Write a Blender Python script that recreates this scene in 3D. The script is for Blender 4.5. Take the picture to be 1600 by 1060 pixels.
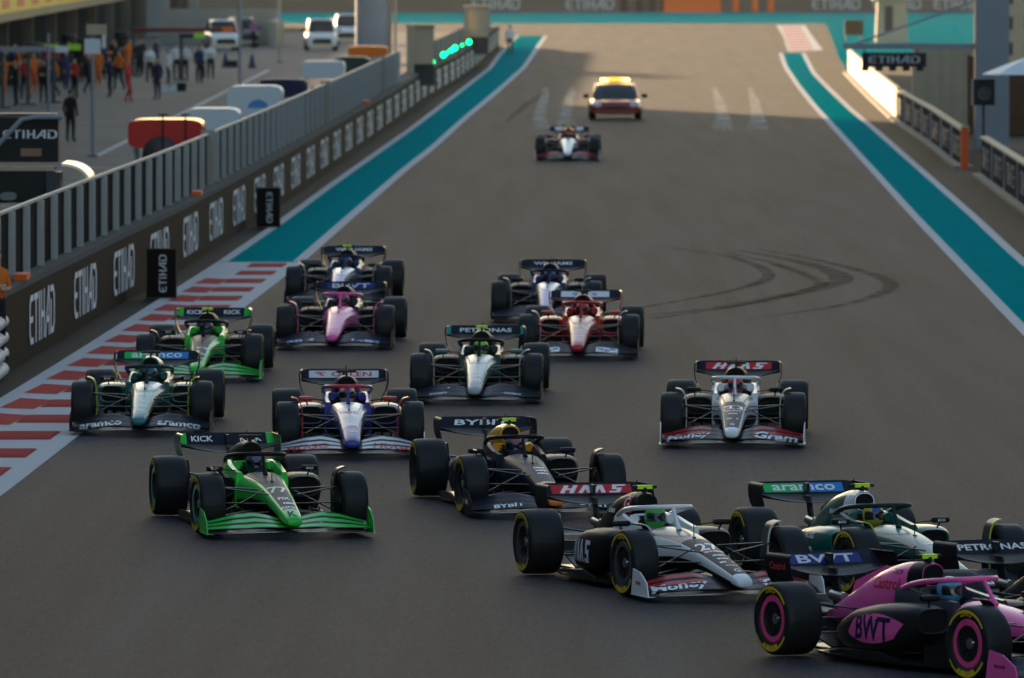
import bpy, bmesh, math, random
from mathutils import Vector, Matrix
from mathutils.bvhtree import BVHTree
random.seed(7)
for o in list(bpy.data.objects): bpy.data.objects.remove(o)
SC = bpy.context.scene
COL = SC.collection
# ------------------------------------------------------------------ camera
F = 14500.0            # focal length in photo pixels (1600 wide)
H = 7.1                # camera height
YH = -110.0            # horizon row
PITCH = math.atan((530 - YH) / F)
cam = bpy.data.cameras.new('camera'); camo = bpy.data.objects.new('camera', cam); COL.objects.link(camo)
camo.location = (0, 0, H); camo.rotation_euler = (math.pi/2 - PITCH, 0, 0)
cam.sensor_width = 36.0; cam.lens = 36.0 * F / 1600.0
cam.clip_start = 1.0; cam.clip_end = 20000
cam.dof.use_dof = True; cam.dof.focus_distance = 106.0; cam.dof.aperture_fstop = 5.0
SC.camera = camo
# ------------------------------------------------------------------ light
SUN_EL = math.radians(7.0)
SUN_AZ = math.radians(-20.0)          # from +Y, negative = towards -X
w = bpy.data.worlds.new('World'); SC.world = w; w.use_nodes = True
nt = w.node_tree; bg = nt.nodes['Background']
sky = nt.nodes.new('ShaderNodeTexSky'); sky.sky_type = 'NISHITA'; sky.sun_disc = False
sky.sun_elevation = SUN_EL; sky.sun_rotation = SUN_AZ
sky.air_density = 1.0; sky.dust_density = 0.7; sky.ozone_density = 1.0
nt.links.new(sky.outputs[0], bg.inputs[0]); bg.inputs[1].default_value = 0.13
sl = bpy.data.lights.new('sun', 'SUN'); slo = bpy.data.objects.new('sun', sl); COL.objects.link(slo)
sl.energy = 4.2; sl.angle = math.radians(1.2); sl.color = (1.0, 0.68, 0.38)
to_sun = Vector((math.sin(SUN_AZ)*math.cos(SUN_EL), math.cos(SUN_AZ)*math.cos(SUN_EL), math.sin(SUN_EL)))
slo.rotation_euler = to_sun.to_track_quat('Z', 'Y').to_euler()
SC.view_settings.view_transform = 'Standard'; SC.view_settings.look = 'None'
SC.view_settings.exposure = 1.65; SC.view_settings.gamma = 1.0
# ------------------------------------------------------------------ helpers
def gp(px, py, z=0.0):
    """photo pixel -> point on the horizontal plane at height z"""
    cs, sn = math.cos(PITCH), math.sin(PITCH)
    u = (px - 800) / F; v = (530 - py) / F
    d = Vector((u, cs + v*sn, -sn + v*cs))
    t = (z - H) / d.z
    return Vector((d.x*t, d.y*t, z))
def at_depth(px, py, Y):
    cs, sn = math.cos(PITCH), math.sin(PITCH)
    u = (px - 800) / F; v = (530 - py) / F
    d = Vector((u, cs + v*sn, -sn + v*cs)); t = Y / d.y
    return Vector((d.x*t, Y, H + d.z*t))
MATS = {}
def mat(name, col, rough=0.5, metal=0.0, coat=0.0, spec=0.25, noise=0.0, nscale=8.0, bump=0.0, emit=None, estr=0.0, trans=0.0):
    if name in MATS: return MATS[name]
    m = bpy.data.materials.new(name); m.use_nodes = True; t = m.node_tree
    b = t.nodes['Principled BSDF']
    b.inputs['Base Color'].default_value = (*col, 1); b.inputs['Roughness'].default_value = rough
    b.inputs['Metallic'].default_value = metal; b.inputs['Coat Weight'].default_value = coat
    b.inputs['Coat Roughness'].default_value = 0.08; b.inputs['Specular IOR Level'].default_value = spec
    if trans: b.inputs['Transmission Weight'].default_value = trans
    if emit: b.inputs['Emission Color'].default_value = (*emit, 1); b.inputs['Emission Strength'].default_value = estr
    if noise > 0 or bump > 0:
        tc = t.nodes.new('ShaderNodeTexCoord'); n = t.nodes.new('ShaderNodeTexNoise')
        n.inputs['Scale'].default_value = nscale; n.inputs['Detail'].default_value = 6
        t.links.new(tc.outputs['Object'], n.inputs['Vector'])
        if noise > 0:
            mx = t.nodes.new('ShaderNodeMix'); mx.data_type = 'RGBA'
            mx.inputs[6].default_value = (*[c*(1-noise) for c in col], 1)
            mx.inputs[7].default_value = (*[min(1, c*(1+noise)) for c in col], 1)
            t.links.new(n.outputs['Fac'], mx.inputs[0]); t.links.new(mx.outputs[2], b.inputs['Base Color'])
        if bump > 0:
            bp = t.nodes.new('ShaderNodeBump'); bp.inputs['Strength'].default_value = bump; bp.inputs['Distance'].default_value = 0.02
            t.links.new(n.outputs['Fac'], bp.inputs['Height']); t.links.new(bp.outputs[0], b.inputs['Normal'])
    MATS[name] = m; return m
def paint(col, rough=0.38, coat=0.3):
    key = 'paint_%02x%02x%02x' % tuple(int(max(0, min(1, c))*255) for c in col)
    if max(col) < .05: rough, coat = .5, .05
    return mat(key, col, rough=rough, coat=coat, spec=.12 if max(col) < .05 else .25, noise=0.06, nscale=30)
class MB:
    def __init__(s): s.v = []; s.f = []; s.m = []
    def add(s, vs, fs, mi=0):
        b = len(s.v); s.v += [tuple(v) for v in vs]
        for i, f in enumerate(fs):
            s.f.append(tuple(b + k for k in f)); s.m.append(mi if not callable(mi) else mi(i))
        return s
    def box(s, c, d, mi=0, rz=0.0, taper=1.0):
        x, y, z = c; a, b, h = d[0]/2, d[1]/2, d[2]/2
        pts = []
        for k, (sx, sy, sz) in enumerate(((-1,-1,-1),(1,-1,-1),(1,1,-1),(-1,1,-1),(-1,-1,1),(1,-1,1),(1,1,1),(-1,1,1))):
            t = taper if sz > 0 else 1.0
            px, py = sx*a*t, sy*b*t
            pts.append((x + px*math.cos(rz) - py*math.sin(rz), y + px*math.sin(rz) + py*math.cos(rz), z + sz*h))
        return s.add(pts, ((3,2,1,0),(4,5,6,7),(0,1,5,4),(1,2,6,5),(2,3,7,6),(3,0,4,7)), mi)
    def rings(s, rings, closed=True, cap=True, mi=0):
        n = len(rings[0]); b = len(s.v)
        for r in rings: s.v += [tuple(p) for p in r]
        for i in range(len(rings)-1):
            for j in range(n if closed else n-1):
                k = (j+1) % n
                s.f.append((b+i*n+j, b+i*n+k, b+(i+1)*n+k, b+(i+1)*n+j))
                s.m.append(mi(i, j) if callable(mi) else mi)
        if cap and closed:
            m0 = mi(0, -1) if callable(mi) else mi; m1 = mi(len(rings)-1, -1) if callable(mi) else mi
            s.f.append(tuple(b + j for j in reversed(range(n)))); s.m.append(m0)
            s.f.append(tuple(b + (len(rings)-1)*n + j for j in range(n))); s.m.append(m1)
        return s
    def tube(s, pts, r, n=8, mi=0, flat=1.0):
        P = [Vector(p) for p in pts]; R = r if isinstance(r, (list, tuple)) else [r]*len(P)
        rg = []; up = Vector((0, 0, 1))
        for i, p in enumerate(P):
            t = (P[min(i+1, len(P)-1)] - P[max(i-1, 0)]).normalized()
            a = t.cross(up)
            if a.length < 1e-3: a = t.cross(Vector((0, 1, 0)))
            a.normalize(); c = a.cross(t).normalized()
            rg.append([p + a*math.cos(q*2*math.pi/n)*R[i] + c*math.sin(q*2*math.pi/n)*R[i]*flat for q in range(n)])
        return s.rings(rg, True, True, mi)
    def build(s, name, mats, parent=None, smooth=True, angle=40):
        me = bpy.data.meshes.new(name); me.from_pydata(s.v, [], s.f); me.update()
        if not isinstance(mats, (list, tuple)): mats = [mats]
        for m in mats: me.materials.append(m)
        me.polygons.foreach_set('material_index', s.m)
        bm = bmesh.new(); bm.from_mesh(me); bmesh.ops.recalc_face_normals(bm, faces=bm.faces); bm.to_mesh(me); bm.free()
        if smooth:
            me.polygons.foreach_set('use_smooth', [True]*len(me.polygons)); me.set_sharp_from_angle(angle=math.radians(angle))
        return link(name, me, parent)
def link(name, me, parent=None):
    o = bpy.data.objects.new(name, me); COL.objects.link(o)
    if parent is not None: o.parent = parent
    return o
def tag(o, label, cat=None, group=None, kind=None):
    if label: o['label'] = label
    if cat: o['category'] = cat
    if group: o['group'] = group
    if kind: o['kind'] = kind
    return o
def empty(name, loc, rz=0.0):
    o = bpy.data.objects.new(name, None); COL.objects.link(o); o.location = loc; o.rotation_euler = (0, 0, rz); o.empty_display_size = 0.3
    return o
# lettering ---------------------------------------------------------------
TXT = {}
def rects(R):
    vs = []; fs = []
    for x0, y0, x1, y1 in R:
        b = len(vs); vs += [(x0, y0), (x1, y0), (x1, y1), (x0, y1)]; fs.append((b, b+1, b+2, b+3))
    X = [v[0] for v in vs]; Yv = [v[1] for v in vs]; h = max(Yv)-min(Yv); cx = (max(X)+min(X))/2; cy = (max(Yv)+min(Yv))/2
    return ([((x-cx)/h, (y-cy)/h) for x, y in vs], fs, (max(X)-min(X))/h)
TXT_SPECIAL = {'~': rects([(0, 0, 1.3, 1), (1.5, 0, 2.2, 1), (2.4, 0, 4.2, 1), (4.4, 0, 5.2, 1)]), '||': rects([(0, 0, .8, 1), (1.6, 0, 2.4, 1)])}
def text_data(body, bold=0.012, shear=0.0):
    if body in TXT_SPECIAL: return TXT_SPECIAL[body]
    key = (body, bold, shear)
    if key in TXT: return TXT[key]
    c = bpy.data.curves.new('t', 'FONT'); c.body = body; c.size = 1.0; c.offset = bold; c.shear = shear
    c.fill_mode = 'FRONT'; c.resolution_u = 2
    o = bpy.data.objects.new('t', c); COL.objects.link(o)
    dg = bpy.context.evaluated_depsgraph_get(); dg.update()
    me = bpy.data.meshes.new_from_object(o.evaluated_get(dg))
    bpy.data.objects.remove(o)
    vs = [v.co.copy() for v in me.vertices]; fs = [tuple(p.vertices) for p in me.polygons]
    bpy.data.meshes.remove(me)
    x0 = min(v.x for v in vs); x1 = max(v.x for v in vs); y0 = min(v.y for v in vs); y1 = max(v.y for v in vs)
    hh = y1 - y0
    vs = [((v.x - (x0+x1)/2)/hh, (v.y - (y0+y1)/2)/hh) for v in vs]
    TXT[key] = (vs, fs, (x1-x0)/hh); return TXT[key]
def strokes(lines, wd):
    """lettering drawn as strokes, height 1"""
    vs = []; fs = []
    for ln in lines:
        P = [Vector(p) for p in ln]
        n = len(P); L = []; R = []
        for i in range(n):
            if i == 0: d = (P[1]-P[0]).normalized(); k = 1
            elif i == n-1: d = (P[-1]-P[-2]).normalized(); k = 1
            else:
                a = (P[i]-P[i-1]).normalized(); b = (P[i+1]-P[i]).normalized(); d = (a+b).normalized()
                k = 1/max(.5, d.dot(a))
            nn = Vector((-d.y, d.x)) * wd/2*k
            L.append(P[i]+nn); R.append(P[i]-nn)
        b = len(vs); vs += [(p.x, p.y) for p in L] + [(p.x, p.y) for p in R]
        for i in range(n-1): fs.append((b+i, b+n+i, b+n+i+1, b+i+1))
    x0 = min(v[0] for v in vs); x1 = max(v[0] for v in vs); y0 = min(v[1] for v in vs); y1 = max(v[1] for v in vs); h = y1-y0
    return ([((v[0]-(x0+x1)/2)/h, (v[1]-(y0+y1)/2)/h) for v in vs], fs, (x1-x0)/h)
def shift(ln, dx): return [(x+dx, y) for x, y in ln]
ET = []
ET += [[(.52,.93),(.2,.93),(.07,.78),(.07,.22),(.2,.07),(.52,.07)], [(.1,.5),(.46,.5)]]
ET += [shift([(-.02,.93),(.5,.93)], .62), shift([(.24,.88),(.24,0)], .62)]
ET += [shift([(.07,0),(.07,1)], 1.22)]
ET += [shift([(.07,0),(.07,1)], 1.5), shift([(.44,0),(.44,1)], 1.5), shift([(.12,.5),(.4,.5)], 1.5)]
ET += [shift([(-.02,0),(.38,.95),(.48,.95),(.48,0)], 2.12), shift([(.2,.34),(.44,.34)], 2.12)]
ET += [shift([(.07,.0),(.07,.72)], 2.78), shift([(.0,.93),(.38,.93),(.52,.76),(.52,.24),(.38,.07),(.12,.07)], 2.78)]
ETIHAD = strokes(ET, .13)
HAASL = strokes([[(0,0),(.3,1)],[(.42,0),(.72,1)],[(.17,.5),(.55,.5)],
                 [(.85,0),(1.2,1)],[(1.2,1),(1.28,0)],[(1.5,0),(1.85,1)],[(1.85,1),(1.93,0)],
                 [(2.2,.1),(2.6,.1),(2.7,.5),(2.45,.5),(2.5,.92),(3.0,.92)]], .2)
EAGLE = strokes([[(0,.75),(.5,.95),(1.1,.9),(1.6,.7)],[(.25,.6),(.8,.7),(1.05,.45),(1.25,.0)],[(.55,.4),(.85,.45),(.95,.2)]], .16)
TXT_SPECIAL['emblem'] = strokes([[(.5 + .46*math.cos(a*math.pi/10), .5 + .46*math.sin(a*math.pi/10)) for a in range(21)], [(.5,.5),(.5,.94)], [(.5,.5),(.12,.28)], [(.5,.5),(.88,.28)]], .07)
def flat_text(name, td, mats, origin, right, up, height, width=None, parent=None, off=0.0):
    """flat lettering on a plane"""
    vs, fs, asp = td; r = Vector(right).normalized(); u = Vector(up).normalized(); n = r.cross(u)
    sx = height if width is None else width/asp
    mb = MB(); mb.add([Vector(origin) + r*(x*sx) + u*(y*height) + n*(off + 0.0004*(i % 7)) for i, (x, y) in enumerate(vs)], fs)
    return mb.build(name, mats, parent, smooth=False)
def decal(name, td, bvh, origin, right, up, height, m, parent, width=None, off=0.003, maxe=0.05, jump=0.07):
    """lettering projected on a curved body: cast along right x up reversed"""
    vs, fs, asp = td; r = Vector(right).normalized(); u = Vector(up).normalized(); n = r.cross(u).normalized()
    sx = height if width is None else width/asp
    bm = bmesh.new(); bv = [bm.verts.new((x*sx, y*height, 0)) for x, y in vs]
    for f in fs:
        try: bm.faces.new([bv[i] for i in f])
        except ValueError: pass
    for _ in range(3):
        es = [e for e in bm.edges if e.calc_length() > maxe]
        if not es: break
        bmesh.ops.subdivide_edges(bm, edges=es, cuts=1)
    bmesh.ops.triangulate(bm, faces=bm.faces)
    bad = []
    for v in bm.verts:
        p = Vector(origin) + r*v.co.x + u*v.co.y
        hit = bvh.ray_cast(p + n*1.0, -n, 2.5)
        if hit[0] is None: bad.append(v); v.co = p
        else: v.co = hit[0] + n*off
    if bad: bmesh.ops.delete(bm, geom=bad, context='VERTS')
    lf = [f for f in bm.faces if max(e.calc_length() for e in f.edges) > jump]
    if lf: bmesh.ops.delete(bm, geom=lf, context='FACES')
    if not bm.faces: bm.free(); return None
    me = bpy.data.meshes.new(name); bm.to_mesh(me); bm.free(); me.materials.append(m)
    return link(name, me, parent)
def bvh_of(*objs):
    vs = []; fs = []
    for o in objs:
        b = len(vs); vs += [o.matrix_basis @ v.co for v in o.data.vertices]; fs += [tuple(b+i for i in p.vertices) for p in o.data.polygons]
    return BVHTree.FromPolygons(vs, fs)
def lerp(a, b, t): return a + (b-a)*t
def interp(tab, y):
    if y <= tab[0][0]: return tab[0][1:]
    for a, b in zip(tab, tab[1:]):
        if y <= b[0]:
            t = (y-a[0])/(b[0]-a[0]); return tuple(lerp(p, q, t) for p, q in zip(a[1:], b[1:]))
    return tab[-1][1:]
def catmull(tab, n):
    """smooth resampling of a table of rows"""
    out = []
    for i in range(len(tab)-1):
        p0 = tab[max(i-1, 0)]; p1 = tab[i]; p2 = tab[i+1]; p3 = tab[min(i+2, len(tab)-1)]
        for k in range(n):
            t = k/n
            out.append(tuple(.5*((2*b) + (c-a)*t + (2*a-5*b+4*c-d)*t*t + (-a+3*b-3*c+d)*t**3) for a, b, c, d in zip(p0, p1, p2, p3)))
    out.append(tuple(tab[-1])); return out
# ------------------------------------------------------------------ base materials
M_WHITE = mat('white_print', (.85, .85, .86), .7, spec=.1)
M_CARBON = mat('carbon', (.007, .007, .008), .42, coat=.12)
M_BLACK = mat('matt_black', (.01, .01, .011), .6)
M_VOID = mat('dark_void', (.004, .004, .004), .9)
M_TYRE = mat('tyre_rubber', (.011, .0115, .0135), .55, noise=.25, nscale=14, bump=.06)
M_YEL = mat('tyre_yellow', (.62, .42, .02), .6)
M_LIME = mat('lime_marker', (.5, .8, .03), .45)
M_METAL = mat('brushed_metal', (.35, .35, .36), .35, metal=.9)
M_CONC = mat('concrete', (.24, .225, .205), .85, noise=.22, nscale=1.3, bump=.2)
M_SKIN = mat('skin', (.42, .26, .18), .5)
# ================================================================== THE SETTING
def asphalt(name, c1, c2, rough=.62, streak=True):
    m = bpy.data.materials.new(name); m.use_nodes = True; t = m.node_tree; b = t.nodes['Principled BSDF']
    tc = t.nodes.new('ShaderNodeTexCoord')
    mp = t.nodes.new('ShaderNodeMapping'); mp.inputs['Scale'].default_value = (1.1, .035, 1) if streak else (.3, .3, 1)
    mp.inputs['Rotation'].default_value = (0, 0, math.radians(0.95))
    n1 = t.nodes.new('ShaderNodeTexNoise'); n1.inputs['Scale'].default_value = 1.0; n1.inputs['Detail'].default_value = 5
    n2 = t.nodes.new('ShaderNodeTexNoise'); n2.inputs['Scale'].default_value = 14.0; n2.inputs['Detail'].default_value = 8; n2.inputs['Roughness'].default_value = .75
    n3 = t.nodes.new('ShaderNodeTexNoise'); n3.inputs['Scale'].default_value = 38.0; n3.inputs['Detail'].default_value = 3
    t.links.new(tc.outputs['Object'], mp.inputs['Vector']); t.links.new(mp.outputs[0], n1.inputs['Vector'])
    m2 = t.nodes.new('ShaderNodeMapping'); m2.inputs['Scale'].default_value = (1.0, .11, 1) if streak else (1, .3, 1)
    t.links.new(tc.outputs['Object'], m2.inputs['Vector']); t.links.new(m2.outputs[0], n2.inputs['Vector']); t.links.new(m2.outputs[0], n3.inputs['Vector'])
    mix = t.nodes.new('ShaderNodeMix'); mix.data_type = 'RGBA'
    mix.inputs[6].default_value = (*c1, 1); mix.inputs[7].default_value = (*c2, 1)
    ad = t.nodes.new('ShaderNodeMath'); ad.operation = 'MULTIPLY_ADD'; ad.inputs[1].default_value = .45
    sc = t.nodes.new('ShaderNodeMath'); sc.operation = 'MULTIPLY'; sc.inputs[1].default_value = .55
    t.links.new(n1.outputs['Fac'], sc.inputs[0]); t.links.new(n2.outputs['Fac'], ad.inputs[0]); t.links.new(sc.outputs[0], ad.inputs[2])
    g3 = t.nodes.new('ShaderNodeMath'); g3.operation = 'MULTIPLY_ADD'; g3.inputs[1].default_value = .35; t.links.new(n3.outputs['Fac'], g3.inputs[0]); t.links.new(ad.outputs[0], g3.inputs[2])
    rp = t.nodes.new('ShaderNodeMapRange'); rp.inputs[1].default_value = .52; rp.inputs[2].default_value = .83
    t.links.new(g3.outputs[0], rp.inputs[0]); t.links.new(rp.outputs[0], mix.inputs[0])
    t.links.new(mix.outputs[2], b.inputs['Base Color'])
    b.inputs['Roughness'].default_value = rough; b.inputs['Specular IOR Level'].default_value = .045
    bp = t.nodes.new('ShaderNodeBump'); bp.inputs['Strength'].default_value = .5; bp.inputs['Distance'].default_value = .006
    t.links.new(n3.outputs['Fac'], bp.inputs['Height']); t.links.new(bp.outputs[0], b.inputs['Normal'])
    return m
M_ASPH = asphalt('track_asphalt', (.0085, .0078, .0108), (.045, .0405, .050), .75)
M_SHOULDER = asphalt('shoulder_asphalt', (.014, .012, .0115), (.028, .024, .0225), .8)
M_PIT = asphalt('pit_concrete', (.075, .074, .075), (.15, .147, .146), .8, False)
M_TEAL = mat('teal_paint', (.002, .225, .235), .95, spec=.0, noise=.12, nscale=.6)
M_LINE = mat('white_line_paint', (.46, .455, .47), .9, spec=.05, noise=.12, nscale=2.5)
M_RED = mat('red_kerb_paint', (.38, .026, .03), .9, spec=.05, noise=.2, nscale=2.0)
M_RED2 = mat('red_rumble_paint', (.30, .014, .02), .9, spec=.05, noise=.25, nscale=3.0)
M_GRASS = mat('grass_green', (.05, .11, .03), .9, noise=.3, nscale=.5)
def sheet(name, pts, z, m, parent=None):
    mb = MB(); mb.add([(p[0], p[1], z) for p in pts], [tuple(range(len(pts)))]); return mb.build(name, m, parent, smooth=False)
def ribbon(name, L, R, z, m, parent=None):
    mb = MB(); n = len(L)
    mb.add([(p[0], p[1], z) for p in L] + [(p[0], p[1], z) for p in R], [(i, n+i, n+i+1, i+1) for i in range(n-1)])
    return mb.build(name, m, parent, smooth=False)
def G(l): return [gp(*p) for p in l]
ground = tag(sheet('ground', [(-1500, -150), (1500, -150), (1500, 3000), (-1500, 3000)], 0, M_SHOULDER), None, kind='structure')
# track edges, from the photograph on to the ground plane
Lout = G([(-120, 852), (0, 777.4), (122.3, 682), (475, 409.7), (537, 354.7), (640, 264), (683, 230), (732, 184.7), (779, 145), (822.6, 105.5), (845, 71.5), (862, 47)])
Rout = G([(2300, 1060), (1850, 735), (1600, 527), (1424, 340), (1299, 200), (1268, 166), (1243, 134), (1224, 105), (1216.5, 83), (1204, 60), (1196, 47)])
trk = MB()
pl = [(-9, 60)] + [(p.x, p.y) for p in Lout] + [(p.x, p.y) for p in reversed(Rout)] + [(14, 60)]
trk.add([(x, y, .004) for x, y in pl], [tuple(range(len(pl)))])
track = tag(trk.build('race_track', M_ASPH, None, smooth=False), None, kind='structure')
far = tag(sheet('track_bend', G([(560, 47), (1420, 47), (1420, 37), (560, 37)]), .004, M_ASPH), None, kind='structure')
run = tag(sheet('painted_runoff', G([(300, 37), (1700, 37), (1700, 18), (300, 18)]), .006, M_TEAL), None, kind='structure')
rr = tag(sheet('painted_runoff', G([(1290, 37), (1600, 37), (1440, 95), (1325, 112), (1310, 90), (1300, 60)]), .0065, M_TEAL), None, kind='structure')
def offs(P, d):
    out = []
    for i, p in enumerate(P):
        a = P[max(i-1, 0)]; b = P[min(i+1, len(P)-1)]; t = Vector((b.x-a.x, b.y-a.y)).normalized()
        out.append(Vector((p.x - t.y*d, p.y + t.x*d, 0)))
    return out
# left strip: white line, teal, white line
La = Lout[3:]                                       # outer (track side) edge
Lb = G([(340, 409.7), (435.5, 345), (506, 293.4), (640, 200), (656.6, 187.5), (720.8, 138.5), (762, 107), (777, 86.6), (807.5, 54.5)])
def resample(P, ys):
    return [Vector((interp([(p.y, p.x) for p in P], y)[0], y, 0)) for y in ys]
ys = [198.2] + [200 + i*12 for i in range(1, 36)]
La = resample(La, ys); Lb = resample(Lb, ys)
lin = tag(ribbon('painted_strip', offs(Lb, -.22), offs(La, .24), .008, M_TEAL), None, kind='structure')
ribbon('edge_line', La, offs(La, .24), .0085, M_LINE, lin); ribbon('edge_line', Lb, offs(Lb, -.22), .0085, M_LINE, lin)
Ra = G([(1850, 735), (1600, 527), (1424, 340), (1299, 200), (1268, 166), (1243, 134), (1224, 105), (1216.5, 83)])
Rb = G([(1800, 560), (1600, 405), (1530, 340), (1368.5, 200), (1333, 171), (1299, 139), (1275, 115), (1257, 81)])
ysr = [125 + i*12 for i in range(0, 34)] + [533]
Ra = resample(Ra, ysr); Rb = resample(Rb, ysr)
rin = tag(ribbon('painted_strip', offs(Ra, -.2), offs(Rb, .2), .008, M_TEAL), None, kind='structure')
ribbon('edge_line', Ra, offs(Ra, -.22), .0085, M_LINE, rin); ribbon('edge_line', Rb, offs(Rb, .22), .0085, M_LINE, rin)
# far kerb at the end of the right strip
fk = tag(sheet('far_kerb', G([(1231, 81), (1286, 79), (1268, 55), (1258, 40), (1213, 40), (1224, 58)]), .010, M_LINE), None, kind='structure')
for i in range(9):
    y0 = 78 - i*4.2; t = (80-y0)/40; xl = 1234 - t*14; xr = 1272 - t*22
    sheet('kerb_stripe', G([(xl, y0), (xr, y0), (xr-.5, y0-2.1), (xl-.5, y0-2.1)]), .013, M_RED, fk)
# left kerb with red and white blocks
Ka = resample(G([(-200, 905), (0, 777.4), (122.3, 682), (475, 409.7)]), [100 + i*2.2 for i in range(45)] + [198])
Kb = resample(G([(-250, 770), (0, 623.4), (99.7, 562), (340, 409.7), (360, 396)]), [100 + i*2.2 for i in range(45)] + [198])
kerb = tag(ribbon('kerb', Ka, Kb, .008, M_LINE), None, kind='structure')
def kpt(y, t):
    a = resample(Ka, [y])[0]; b = resample(Kb, [y])[0]; return Vector((lerp(b.x, a.x, t), y, 0))
k = 0; y = 197.0
while y > 102:
    y0, y1 = y, y - 2.1
    q4 = [kpt(y0, .42), kpt(y0, .84), kpt(y1, .84), kpt(y1, .42)]; t4 = [kpt(y0-.25, .44), kpt(y0-.25, .82), kpt(y1+.25, .82), kpt(y1+.25, .44)]
    mb = MB(); mb.add([(p.x, p.y, .0095) for p in q4] + [(p.x, p.y, .032) for p in t4], ((4,5,6,7),(0,1,5,4),(1,2,6,5),(2,3,7,6),(3,0,4,7))); mb.build('rumble_block', M_RED2, kerb, smooth=False)
    if y < 191: sheet('kerb_block', [kpt(y0+.6, .16), kpt(y0, .43), kpt(y1-.6, .40), kpt(y1-.2, .12)], .0125, M_RED, kerb)
    y -= 4.4
# tyre marks
def mark_mat(name, col, amt, sc):
    m = bpy.data.materials.new(name); m.use_nodes = True; t = m.node_tree; b = t.nodes['Principled BSDF']
    b.inputs['Base Color'].default_value = (*col, 1); b.inputs['Roughness'].default_value = .9; b.inputs['Specular IOR Level'].default_value = .045
    tc = t.nodes.new('ShaderNodeTexCoord'); n = t.nodes.new('ShaderNodeTexNoise'); n.inputs['Scale'].default_value = sc; n.inputs['Detail'].default_value = 6
    mr = t.nodes.new('ShaderNodeMapRange'); mr.inputs[1].default_value = .3; mr.inputs[2].default_value = .75; mr.inputs[4].default_value = amt
    t.links.new(tc.outputs['Object'], n.inputs['Vector']); t.links.new(n.outputs['Fac'], mr.inputs[0]); t.links.new(mr.outputs[0], b.inputs['Alpha'])
    return m
M_SKID = mark_mat('rubber_mark', (.006, .006, .006), .75, 1.2)
M_DUST = mark_mat('pale_dust', (.50, .45, .38), .75, .8)
def mark(pix, w0, w1, m, z=.012):
    P = [gp(*p) for p in pix]; P = [Vector(q) for q in catmull([tuple(p) for p in P], 6)]
    n = len(P); L = []; R = []
    for i, p in enumerate(P):
        a = P[max(i-1, 0)]; b = P[min(i+1, n-1)]; t = (b-a); t.z = 0; t.normalize(); wd = lerp(w0, w1, math.sin(math.pi*i/(n-1)))
        L.append(p + Vector((-t.y, t.x, 0))*wd/2); R.append(p - Vector((-t.y, t.x, 0))*wd/2)
    ribbon('tyre_mark', L, R, z, m, track)
mark([(1000, 495), (1120, 482), (1230, 462), (1310, 442), (1300, 425), (1240, 408), (1150, 392)], .12, .5, M_SKID)
mark([(1010, 500), (1160, 478), (1270, 452), (1276, 438), (1210, 413), (1130, 395)], .1, .3, M_SKID, .0125)
mark([(1170, 500), (1320, 477), (1390, 452), (1370, 432), (1280, 408), (1180, 390)], .1, .32, M_SKID, .013)
mark([(1000, 482), (1130, 458), (1196, 438), (1190, 420), (1130, 400), (1020, 385)], .1, .28, M_SKID, .0135)
for bx_, sp in ((1128, 1), (1183, 1), (845, -1), (885, -1)):
    for q in range(6):
        o_ = (q-2.5)*5; mark([(bx_ + o_*1.3, 204 + 3*(q % 2)), (bx_ + o_*.5 + sp*1, 180), (bx_ + sp*(-4) + o_*.35, 158), (bx_ - sp*10 + o_*.3, 136 + 4*(q % 3))], .05, .24, M_DUST, .012 + .0004*q)
mark([(790, 192), (822, 165), (850, 145)], .1, .3, M_SKID)
# pit lane and paddock surfaces
WB = [(146.6, -8.12), (153, -7.98), (174.5, -7.44), (194, -6.89), (215, -6.45), (245.4, -5.84), (333, -4.34), (381, -3.63), (427, -2.62), (472, -1.86), (562.6, -.74)]
def wx(y): return interp(WB, y)[0] if y > WB[0][0] else WB[0][1] - .0206*(WB[0][0]-y)
pit = MB(); yy = [60, 146, 200, 260, 333, 427, 562, 640]
pit.add([(wx(v) - 1.2, v, .010) for v in yy] + [(-60, v, .010) for v in yy], [(i, i+1, len(yy)+i+1, len(yy)+i) for i in range(len(yy)-1)])
pitl = tag(pit.build('pit_lane', M_PIT, None, smooth=False), None, kind='structure')
for (a, b) in (((230, 265), (110, 262)), ((420, 170), (250, 215))):
    p, q = gp(*a), gp(*b); d = (q-p).normalized(); n = Vector((-d.y, d.x, 0))*.12
    sheet('lane_line', [p+n, q+n, q-n, p-n], .014, M_LINE, pitl)
p0 = gp(150, 245); p1 = gp(420, 110)
sheet('lane_line', [p0 + Vector((-.1, 0, 0)), p0 + Vector((.1, 0, 0)), p1 + Vector((.1, 0, 0)), p1 + Vector((-.1, 0, 0))], .0145, M_LINE, pitl)
tag(sheet('grass', G([(200, 17), (640, 17), (640, 5), (200, 5)]), .02, M_GRASS), None, kind='structure')
# ---------------------------------------------------------------- pit wall with lettering
M_WALL = mat('brown_wall_panel', (.012, .0080, .0070), .8, spec=.05, noise=.12, nscale=2)
M_POST = mat('galvanised_post', (.36, .37, .37), .55, noise=.15, nscale=3, metal=.2)
M_GLASSF = mat('smoked_panel', (.010, .011, .012), .9, spec=.03)
M_ORANGE = mat('orange_paint', (.75, .12, .01), .5)
wall = empty('pit_wall', (wx(146.6), 146.6, 0)); tag(wall, 'long dark brown pit wall lettered in white with a concrete ledge on top', 'wall')
def wl(x, y, z): return (x - wall.location.x, y - wall.location.y, z)
wy = [146.6] + [148 + 2.5*i for i in range(166)]
def wall_strip(name, x0, x1, z0, z1, ylist, m, parent):
    mb = MB(); mb.rings([[wl(wx(v)+a, v, b) for a, b in ((x0, z0), (x1, z0), (x1, z1), (x0, z1))] for v in ylist], True, True)
    return mb.build(name, m, parent, smooth=False)
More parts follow.
